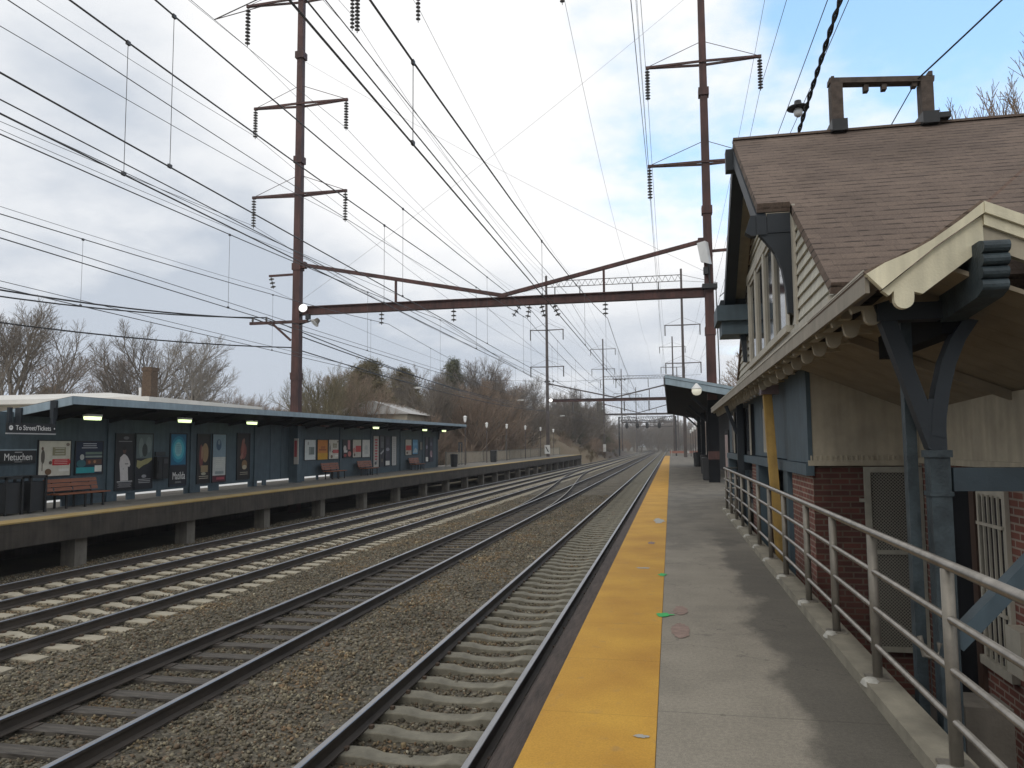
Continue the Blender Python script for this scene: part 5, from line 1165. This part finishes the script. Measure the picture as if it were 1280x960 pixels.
# cross-span guys over the main gantry
for lab, p, q in (('thin guy wire from the right mast down to the left mast foot of the beam', (1.86, 35, 22.8), (-18.0, 35, 8.9)), ('thin guy wire from the left mast down to the right mast beam end', (-18.08, 35, 21.5), (1.86, 35, 9.3))):
    cable('guy_wire', [p, q], .006, M['galv_dull'], lab, 'wire', 'crossed guy wires of the nearest gantry', sag=.3)
for lab, y, z in (('span wire with insulators between first and second gantries', 75, 8.3),):
    o = MB().tube([(-18.5, y, z), (-10, y, z - .35), (3, y, z)], .012, 4, cap=False); 
    for x in (-12, -11.6, -11.2, -5, -4.6, -4.2): o.lathe([(.03, .1), (.1, 0), (.03, -.1)], (x, y, z - .3), 8)
    tag(o.build('span_wire', M['wire']), lab, 'wire')

# ------------------------------------------------------------------ houses behind the far platform
h = thing('flat_roofed_building', 'low building with white flat roof edge behind the shelter', 'building', (-36, 44, -1.6))
def hp(mb, name, m, o, org, parent=None):
    x = mb.build(name, m, None); x.data.transform(Matrix.Translation((-org[0], -org[1], -org[2]))); x.parent = parent or o; return x
og = (-36, 44, -1.6)
hp(MB().box(-52, -29.6, 39.5, 50, -1.6, 4.35), 'wall', M['wall_beige'], h, og)
rf_ = hp(MB().add([(-53, 38.6, 4.36), (-29, 38.6, 4.36), (-29, 51, 4.36), (-53, 51, 4.36), (-53, 38.6, 4.62), (-29, 38.6, 4.62), (-36, 44, 5.35), (-47, 44, 5.35), (-29, 51, 4.62), (-53, 51, 4.62)], [(0, 3, 2, 1), (0, 1, 5, 4), (1, 2, 8, 5), (2, 3, 9, 8), (3, 0, 4, 9), (4, 5, 6, 7), (5, 8, 6), (8, 9, 7, 6), (9, 4, 7)]), 'roof', M['roof_white'], h, og)
hp(MB().box(-29.80, -29.22, 39.0, 39.6, 4.0, 6.3).box(-29.84, -29.18, 38.96, 39.64, 6.15, 6.36), 'chimney', M['brickhouse'], h, og, rf_)
hp(MB().box(-30.15, -30.0, 39.2, 39.4, 4.5, 5.2), 'vent_pipe', M['white'], h, og, rf_)
for x in (-48, -44, -40): hp(MB().box(x, x + 1.4, 39.44, 39.49, 1.2, 2.9), 'window', M['glass'], h, og)
def house(label, cx, cy, w, d, ze, zr, wallm, roofm, chim=False):
    o = thing('house', label, 'house', (cx, cy, -1.6), 'houses behind the far platform')
    MB().box(-w / 2, w / 2, -d / 2, d / 2, 0, ze).build('wall', wallm, o)
    r = MB().prism([(-w / 2 - .5, ze), (w / 2 + .5, ze), (w * .05, zr), (-w * .05, zr)], 1, -d / 2 - .4, d / 2 + .4).build('roof', roofm, o)
    for i in (-1, 1):
        wn_ = MB().box(i * w * .25 - .5, i * w * .25 + .5, -d / 2 - .04, -d / 2 - .001, ze * .45, ze * .75).build('window', M['white'], o)
        MB().box(i * w * .25 - .42, i * w * .25 + .42, -d / 2 - .05, -d / 2 - .041, ze * .45 + .08, ze * .75 - .08).build('pane', M['glass'], wn_)
    MB().box(-.5, .5, -d / 2 - .06, -d / 2 - .001, 0, 2.1).build('door', flat((.12, .07, .05)), o)
    if chim: MB().box(w * .2, w * .2 + .8, -.4, .4, ze, zr + .8).build('chimney', M['brickhouse'], o)
house('pale grey roofed house behind the shelter roof', -28.4, 74, 7.6, 8, 6.4, 7.7, M['wall_beige'], M['roof_grey'])
house('tan house behind the shelter far end', -27.0, 98, 6.0, 6, 5.6, 7.6, M['wall_beige'], M['wood_grey'])
house('white walled house seen below the shelter end', -27.5, 102, 5.5, 6, 4.0, 5.6, M['white'], M['roof_grey'])

# ------------------------------------------------------------------ trees
def grow(seed, H_, kids, lens, ang, trunk=.3, rtw=.009, fork=.15, up=.10, wob=.07, tfrac=.55):
    rng = random.Random(seed); segs = []; first = [0]
    def rv(): return Vector((rng.gauss(0, 1), rng.gauss(0, 1), rng.gauss(0, 1)))
    def br(p, d, L, r, lv):
        last = lv == len(kids); n = 4 if lv == 0 else (3 if lv < 2 else (1 if last else 2)); pts = [p]; dd = d.copy()
        for i in range(n):
            dd = (dd + rv() * wob * (1 if lv else .5) + Vector((0, 0, up if lv else .02))).normalized(); pts.append(pts[-1] + dd * L / n)
        for i in range(n): segs.append((pts[i], pts[i + 1], max(rtw, r * (1 - .7 * i / n)), max(rtw, r * (1 - .7 * (i + 1) / n))))
        if lv == 0: first[0] = n
        if last: return
        m = kids[lv]
        for c in range(m):
            u = fork + (1 - fork) * (c + rng.random()) / m if lv == 0 else .18 + .82 * (c + rng.random()) / m
            u = min(u, .999); k = int(u * n); q = pts[k].lerp(pts[k + 1], u * n - k)
            a = c * 2.4 + rng.uniform(-.6, .6)
            if lv == 0: side = Vector((math.cos(a), math.sin(a), 0))
            else:
                e1 = dd.orthogonal().normalized(); e2 = dd.cross(e1); side = e1 * math.cos(a) + e2 * math.sin(a)
            th = ang[lv] * rng.uniform(.7, 1.25) * (1.15 - .4 * u)
            nd = (dd * math.cos(th) + side * math.sin(th)).normalized()
            br(q, nd, L * lens[lv] * rng.uniform(.8, 1.2) * (1.12 - .5 * u), r * (.55 if lv == 0 else .5) * (1.1 - .5 * u), lv + 1)
    br(Vector((0, 0, 0)), Vector((rng.uniform(-.04, .04), rng.uniform(-.04, .04), 1)).normalized(), H_ * tfrac, trunk, 0)
    A = np.array([[*a, *b] for a, b, _, _ in segs]); r = np.array([(x, y) for _, _, x, y in segs])
    p0, p1 = A[:, :3], A[:, 3:]; d = p1 - p0; d /= np.linalg.norm(d, axis=1, keepdims=True) + 1e-9
    ref = np.where(np.abs(d[:, 2:3]) < .9, np.array([[0, 0, 1.]]), np.array([[1., 0, 0]])); a = np.cross(d, ref); a /= np.linalg.norm(a, axis=1, keepdims=True); b = np.cross(d, a)
    N = len(p0); V = np.zeros((N, 6, 3))
    for k in range(3):
        t = 2 * math.pi * k / 3; off = a * math.cos(t) + b * math.sin(t)
        V[:, k] = p0 + off * r[:, :1]; V[:, 3 + k] = p1 + off * r[:, 1:]
    F = np.array([(0, 1, 4, 3), (1, 2, 5, 4), (2, 0, 3, 5)])[None] + (np.arange(N) * 6)[:, None, None]
    sc_ = H_ / V[:, :, 2].max()
    return V.reshape(-1, 3) * sc_, F.reshape(-1, 4), first[0]
def conifer(seed, H_, R0, cone=True, n=9500, nb=170):
    """needle sprays gathered along boughs, so the outline is uneven and gaps show"""
    rng = np.random.default_rng(seed)
    ub = rng.random(nb) ** .85; ab = np.arange(nb) * 2.399 + rng.normal(0, .3, nb)
    prof = R0 * ((1 - ub) ** .8 + .04) if cone else R0 * (np.clip(1 - ub ** 2.3, 0, 1) * .92 + .08) * (.85 + .15 * np.sin(ub * 9 + seed))
    Lb = prof * rng.uniform(.62, 1.12, nb); zb = H_ * (.03 + .95 * ub)
    k = rng.integers(0, nb, n); t = np.sqrt(rng.random(n)) * .95 + .05
    rise = np.where(cone, -.18, .10)
    c = np.stack([Lb[k] * t * np.cos(ab[k]), Lb[k] * t * np.sin(ab[k]), zb[k] + Lb[k] * t * rise - (.25 * t ** 2 * Lb[k] * .4)], 1) + rng.normal(0, 1, (n, 3)) * (np.array([.34, .34, .26]) * (.5 + .7 * t[:, None]))
    a = ab[k]; m = 4
    ax = np.stack([np.cos(a), np.sin(a), .1 * np.ones(n)], 1)
    Vs = np.zeros((n * m, 4, 3))
    for q in range(m):
        d1 = ax + rng.normal(0, .7, (n, 3)); d1 /= np.linalg.norm(d1, axis=1, keepdims=True); d2 = np.cross(d1, rng.normal(0, 1, (n, 3))); d2 /= np.linalg.norm(d2, axis=1, keepdims=True) + 1e-9
        L_ = rng.uniform(.12, .34, (n, 1)); w_ = rng.uniform(.015, .045, (n, 1)); o = c + rng.normal(0, .12, (n, 3))
        Vs[q::m, 0] = o - d2 * w_; Vs[q::m, 1] = o + d2 * w_; Vs[q::m, 2] = o + d1 * L_ + d2 * w_ * .3; Vs[q::m, 3] = o + d1 * L_ - d2 * w_ * .3
    return Vs.reshape(-1, 3), np.arange(n * m * 4).reshape(-1, 4)
VAR = {}
VAR['big'] = [grow(q, 15, (9, 8, 8, 7), (.75, .62, .55, .6), (.62, .6, .6, .6), .30, .0085, .22) for q in (1, 2, 3)]
VAR['round'] = [grow(q, 15, (13, 9, 8, 7), (1.05, .55, .5, .6), (.85, .55, .55, .6), .34, .0085, .12, .07, tfrac=.42) for q in (4, 5)]
VAR['thin'] = [grow(q, 14, (14, 8, 7, 6), (.42, .6, .55, .6), (.7, .6, .6, .6), .18, .0085, .2, tfrac=.75) for q in (6, 7)]
VAR['wbig'] = [grow(q, 15, (9, 6, 6, 4), (.75, .62, .55, .6), (.62, .6, .6, .6), .28, .020, .22) for q in (11, 12)]
VAR['wround'] = [grow(q, 15, (11, 6, 6, 4), (1.05, .58, .52, .6), (.85, .55, .55, .6), .32, .020, .12, .07, tfrac=.42) for q in (14, 15)]
VAR['brush'] = [grow(q, 5, (16, 7, 6), (.8, .6, .55), (.7, .55, .6), .06, .010, .03, tfrac=.6) for q in (8, 9, 10)]
VM = {}
def split_tree(v, name, m):
    """trunk (first three segments) and crown as separate meshes"""
    V_, F_, nt = v
    tr_ = tri_mesh('trunk', V_[:nt * 6], F_[:nt * 3]); cr_ = tri_mesh('crown', V_[nt * 6:], F_[nt * 3:] - nt * 6)
    for x in (tr_, cr_): x.materials.append(m)
    return tr_, cr_
def mk(key, m):
    kk = (key, m.name)
    if kk not in VM: VM[kk] = [split_tree(v, key, m) for v in VAR[key]]
    return VM[kk]
NH = {'big': 15, 'round': 15, 'thin': 14, 'brush': 5, 'wbig': 15, 'wround': 15}
def tree(label, key, x, y, h, m, i=0, rz=0, z=-1.6, wide=1.0, group='bare winter trees', name='bare_tree'):
    t = thing(name, label, 'tree', (x, y, z), group, rz); s = h / NH[key]; t.scale = (s * wide, s * wide, s)
    ms = mk(key, m); a, b = ms[i % len(ms)]
    link('trunk', a, t); link('crown', b, t); return t
def evergreen(label, x, y, h, r, cone, m, seed, z=-1.6):
    t = thing('evergreen_tree', label, 'tree', (x, y, z), 'evergreens behind the far platform')
    V_, F_ = conifer(seed, h, r, cone); me = tri_mesh('crown', V_, F_); me.materials.append(m); link('crown', me, t)
    MB().tube([(0, 0, 0), (0, 0, h * .9)], .25, 7, .04).build('trunk', M['bark'], t)
tree('tall bare tree at the left frame edge', 'big', -49.5, 50.3, 15.1, M['bark'], 0, .5, wide=1.15)
tree('bare tree half behind the left edge tree', 'thin', -57.9, 64.1, 13, M['bark_red'], 0, 1.2, wide=1.2)
tree('slender bare tree between the left edge tree and the round one', 'thin', -59.5, 73.2, 13.9, M['bark_red'], 1, 2.0)
tree('broad round crowned bare tree behind the chimney', 'round', -48.9, 65.8, 15.6, M['bark'], 0, .3, wide=.95)
tree('pale birch right of the chimney', 'thin', -42.2, 62.1, 13.6, M['bark_pale'], 1, .9, wide=1.25)
tree('low reddish tree right of the birch', 'round', -61.8, 99, 11.8, M['bark_red'], 1, .2)
tree('low reddish tree nearest left of the rusty mast', 'round', -65.8, 118, 11.3, M['bark_red'], 0, 2.2)
tree('small reddish tree between the birch and the mast', 'thin', -54, 92, 9.5, M['bark_red'], 0, 2.9, wide=1.5)
tree('bare tree behind the dense evergreen', 'big', -38.3, 88.5, 13.9, M['bark'], 1, 1)
tree('twiggy bare tree just right of the evergreen clump', 'big', -29.5, 80.2, 12.2, M['bark'], 2, 2)
tree('bare tree left of the pointed conifer', 'round', -31.2, 95.1, 14.5, M['bark'], 1, 3)
tree('bare tree right of the pointed conifer', 'big', -22.8, 91.7, 14.4, M['bark'], 0, 4, wide=1.1)
tree('grey bare tree behind the fence lamps', 'round', -26, 126.8, 15, M['bark'], 0, 5)
tree('grey bare tree left of the second mast', 'big', -24.4, 137, 16.5, M['bark'], 1, .8)
tree('grey bare tree right of the second mast', 'round', -22.7, 168, 17, M['bark'], 1, 1.4)
tree('grey bare tree left of the third mast', 'big', -19.7, 189, 16, M['bark'], 2, 2.6)
tree('bare tree top showing above the station roof at the right edge', 'round', 14.2, 32, 17.9, M['bark_red'], 0, .4, wide=.72)
tree('thin bare tree top above the station roof at the frame corner', 'thin', 16.6, 34.5, 17.6, M['bark_red'], 0, .4, wide=.8)
tree('bare tree between the dense evergreen and the pointed conifer', 'round', -25.8, 78.5, 11.8, M['bark'], 0, 2.5, wide=.9)
tree('spreading bare tree over the shelter far end', 'round', -21.8, 83, 11.4, M['bark_red'], 1, 1.7)
tree('second spreading bare tree past the shelter end', 'big', -22.0, 98, 13.6, M['bark_red'], 1, .4, wide=1.2)
tree('loose dull green pine right of the rusty mast', 'round', -32.6, 68, 11.6, M['needle'], 1, .8, wide=.85, group='evergreens behind the far platform', name='evergreen_tree')
tree('brown bare tree in front of the dense clump', 'round', -28.6, 70, 10.2, M['bark_red'], 0, 1.1, wide=.8)
tree('brown bare tree against the left side of the dense clump', 'thin', -33.0, 73, 11.5, M['bark_red'], 1, 2.1, wide=1.5)
evergreen('dense olive evergreen clump behind the shelter', -30.4, 74.5, 12.2, 5.4, False, M['needle'], 4)
evergreen('olive evergreen in the gap between the loose pine and the dense clump', -34.0, 81, 12.0, 5.4, False, M['needle'], 14)
evergreen('olive evergreen right behind the dense clump', -30.8, 86, 12.4, 5.4, False, M['needle'], 15)
evergreen('pointed dark conifer among bare trees', -26.0, 91, 14.0, 3.3, True, M['needle_cone'], 5)
evergreen('dark evergreen at the far left horizon', -72, 78, 10.5, 5, False, M['needle'], 6)
evergreen('dark conifer beyond the third mast', -19.0, 214, 15.5, 4.5, True, M['needle_cone'], 8)
evergreen('dark green conifer left of the third mast', -21.5, 178, 13.5, 5, True, M['needle_cone'], 9)
# woods as one mass each
def woods(name, label, spec, m, seed):
    rng = random.Random(seed); Vs = []; Fs = []; o = 0
    for key, x, y, h, z in spec:
        V_, F_, _ = VAR[key][rng.randrange(len(VAR[key]))]; s = h / NH[key]; a = rng.uniform(0, 6.28); c, s_ = math.cos(a), math.sin(a); wd = rng.uniform(.9, 1.3)
        W = np.stack([(V_[:, 0] * c - V_[:, 1] * s_) * s * wd + x, (V_[:, 0] * s_ + V_[:, 1] * c) * s * wd + y, V_[:, 2] * s + z], 1)
        Vs.append(W); Fs.append(F_ + o); o += len(V_)
    me = tri_mesh(name, np.concatenate(Vs), np.concatenate(Fs)); me.materials.append(m); stuff(link(name, me), label, 'woods')
rng = random.Random(42)
sp = []
for i in range(60):
    y = rng.uniform(98, 260); x = -22 - rng.uniform(0, 34) + (y - 98) * .02; sp.append((rng.choice(('wbig', 'wround')), x, y, rng.uniform(10, 15.5), -1.6))
woods('woodland', 'grey brown leafless wood behind the far platform', sp, M['bark'], 1)
sp = []
for i in range(190):
    y = rng.uniform(70, 230); x = -20.5 - rng.uniform(0, 1) ** 1.4 * 26 + max(0, (y - 100) * .03); sp.append(('brush', x - (9 if 108 < y < 205 else 0), y, rng.uniform(3.5, 8.5), -1.6))
woods('undergrowth', 'reddish brown leafless undergrowth behind the far platform', sp, M['bark_red'], 2)
sp = []
for i in range(70):
    sp.append((rng.choice(('wbig', 'wround')), rng.uniform(-80, 50), rng.uniform(350, 480), rng.uniform(13, 19), -1.6))
for i in range(110): sp.append(('brush', rng.uniform(-40, 40), rng.uniform(345, 440), rng.uniform(6, 12), -1.6))
woods('woodland', 'hazy leafless wood closing the far end of the line', sp, M['bark'], 3)
sp = []
for i in range(60):
    y = rng.uniform(70, 290); x = rng.uniform(9, 34); z = -1.6 + max(0, (x - 8) * .5); sp.append((rng.choice(('wbig', 'wround', 'brush')), x, y, rng.uniform(9, 15), z))
woods('woodland', 'brown leafless wood on the slope behind our platform', sp, M['bark_red'], 4)
sp = []
for i in range(110):
    x = rng.uniform(-31, -13.5); y = rng.uniform(108, 210); q = min(1, math.hypot((x + 25) / 14, (y - 158) / 58))
    sp.append(('brush', x, y, rng.uniform(.7, 2.0), -1.8 + 5.6 * (math.cos(math.pi * q) * .5 + .5)))
woods('dry_grass', 'tufts of straw coloured grass on the bank past the far platform', sp, M['dry'], 7)
sp = []
for i in range(26):
    y = rng.uniform(140, 300); sp.append(('brush', -14.6 - rng.uniform(0, 6), y, rng.uniform(2, 5.5), -.6))
woods('undergrowth', 'rusty brush on the bank along the far tracks', sp, M['bark_red'], 5)
sp = []
for i in range(60):
    sp.append((rng.choice(('wround', 'brush', 'wbig', 'brush')), rng.uniform(-120, -52), rng.uniform(90, 170), rng.uniform(7, 12), -1.6))
woods('woodland', 'low leafless wood along the left horizon', sp, M['bark_red'], 6)

# ------------------------------------------------------------------ haze
hz = MB().box(-902, 902, -302, 1502, -2.7, 28.5); hm = bpy.data.materials.new('thin winter haze'); hm.use_nodes = True
hn = hm.node_tree.nodes; hn.clear(); ho = hn.new('ShaderNodeOutputMaterial'); hv = hn.new('ShaderNodeVolumePrincipled'); hv.inputs['Color'].default_value = (.95, .96, .98, 1); hv.inputs['Density'].default_value = HAZE
hm.node_tree.links.new(hv.outputs[0], ho.inputs['Volume']); stuff(hz.build('haze', hm))

# ------------------------------------------------------------------ sky, sun, camera
w = bpy.data.worlds.new('World'); scene.world = w; w.use_nodes = True
nt = w.node_tree; n = nt.nodes; l = nt.links; n.clear()
SUN_EL, SUN_AZ = 36, 200      # azimuth measured clockwise from +Y
out = n.new('ShaderNodeOutputWorld'); tc = n.new('ShaderNodeTexCoord')
sky = n.new('ShaderNodeTexSky'); sky.sky_type = 'NISHITA'; sky.sun_disc = False; sky.sun_elevation = R(SUN_EL); sky.sun_rotation = R(SUN_AZ)
bgs = n.new('ShaderNodeBackground'); bgs.inputs[1].default_value = .15; l.new(sky.outputs[0], bgs.inputs[0])
bgv = n.new('ShaderNodeBackground'); bgv.inputs[1].default_value = 1.0; bgv.inputs[0].default_value = (.16, .33, .52, 1)      # thin lit veil in front of the blue
bg1 = n.new('ShaderNodeAddShader'); l.new(bgs.outputs[0], bg1.inputs[0]); l.new(bgv.outputs[0], bg1.inputs[1])
sep = n.new('ShaderNodeSeparateXYZ'); l.new(tc.outputs['Generated'], sep.inputs[0])
def mth(op, a, b=None, clamp=False):
    q = n.new('ShaderNodeMath'); q.operation = op; q.use_clamp = clamp
    for i, v in enumerate((a, b)):
        if v is None: continue
        if isinstance(v, (int, float)): q.inputs[i].default_value = v
        else: l.new(v, q.inputs[i])
    return q.outputs[0]
def mr(v, a, b, c, d):
    q = n.new('ShaderNodeMapRange'); q.interpolation_type = 'SMOOTHSTEP'
    for i, x in enumerate((a, b, c, d)): q.inputs[i + 1].default_value = x
    l.new(v, q.inputs[0]); return q.outputs[0]
den = mth('ADD', mth('MAXIMUM', sep.outputs[2], 0), .26)
cx = n.new('ShaderNodeCombineXYZ'); l.new(mth('DIVIDE', sep.outputs[0], den), cx.inputs[0]); l.new(mth('DIVIDE', sep.outputs[1], den), cx.inputs[1]); cx.inputs[2].default_value = 3.7
def noise(s, d, rough=.55):
    q = n.new('ShaderNodeTexNoise'); q.inputs['Scale'].default_value = s; q.inputs['Detail'].default_value = d; q.inputs['Roughness'].default_value = rough; l.new(cx.outputs[0], q.inputs['Vector']); return q.outputs[0]
def dot(v):
    q = n.new('ShaderNodeVectorMath'); q.operation = 'DOT_PRODUCT'; l.new(tc.outputs['Generated'], q.inputs[0]); q.inputs[1].default_value = Vector(v).normalized(); return q.outputs['Value']
n1 = noise(.9, 7); n2 = noise(2.2, 6); n3 = noise(.55, 5)
glow = mr(dot((-.05, .92, .38)), .86, .995, 0, 1)
tone = mth('ADD', mth('ADD', mr(n1, .36, .66, .0, .70), mth('MULTIPLY', mr(n2, .3, .7, 0, 1), .22)), mth('MULTIPLY', glow, .40))
low = mr(sep.outputs[2], .02, .42, .42, 0)
bank = mr(dot((-.60, .77, .21)), .90, .995, 0, .20)
tone = mth('ADD', mth('SUBTRACT', mth('SUBTRACT', tone, low), bank), .07, True)
cr = n.new('ShaderNodeValToRGB'); e = cr.color_ramp.elements
e[0].position = .05; e[0].color = (.53, .585, .665, 1); e[1].position = .8; e[1].color = (.97, .97, .975, 1); x = e.new(.40); x.color = (.80, .825, .86, 1)
l.new(tone, cr.inputs[0])
bg2 = n.new('ShaderNodeBackground'); bg2.inputs[1].default_value = 1.0; l.new(cr.outputs[0], bg2.inputs[0])
blue = mr(mth('ADD', dot((.36, .80, .50)), mth('MULTIPLY', mth('SUBTRACT', n2, .5), .34)), .905, .99, 0, .95)
mix = n.new('ShaderNodeMixShader'); l.new(blue, mix.inputs[0]); l.new(bg2.outputs[0], mix.inputs[1]); l.new(bg1.outputs[0], mix.inputs[2]); l.new(mix.outputs[0], out.inputs[0])

sd_ = bpy.data.lights.new('sun', 'SUN'); sd_.energy = .6; sd_.angle = R(20); sd_.color = (1, .95, .88)
so = bpy.data.objects.new('sun', sd_); C.objects.link(so)
az = R(SUN_AZ); el = R(SUN_EL); sdir = Vector((math.sin(az) * math.cos(el), math.cos(az) * math.cos(el), math.sin(el)))
so.rotation_euler = (-sdir).to_track_quat('-Z', 'Y').to_euler()

cam = bpy.data.cameras.new('camera'); co = bpy.data.objects.new('camera', cam); C.objects.link(co)
cam.sensor_width = 36; cam.lens = 27; cam.clip_end = 3000; cam.clip_start = .05
yaw, pit, rol = R(11.58285617809048), R(4.617926084936941), -.0078
F_ = Vector((-math.sin(yaw) * math.cos(pit), math.cos(yaw) * math.cos(pit), math.sin(pit))); R0_ = Vector((math.cos(yaw), math.sin(yaw), 0)); U0_ = R0_.cross(F_)
Rv = R0_ * math.cos(rol) + U0_ * math.sin(rol); Uv = -R0_ * math.sin(rol) + U0_ * math.cos(rol)
m3 = Matrix((Rv, Uv, -F_)).transposed().to_4x4(); m3.translation = (0, 0, H); co.matrix_world = m3
scene.camera = co
vs = scene.view_settings; vs.view_transform = 'Standard'; vs.look = 'None'; vs.exposure = .12; vs.gamma = 1; vs.use_curve_mapping = False
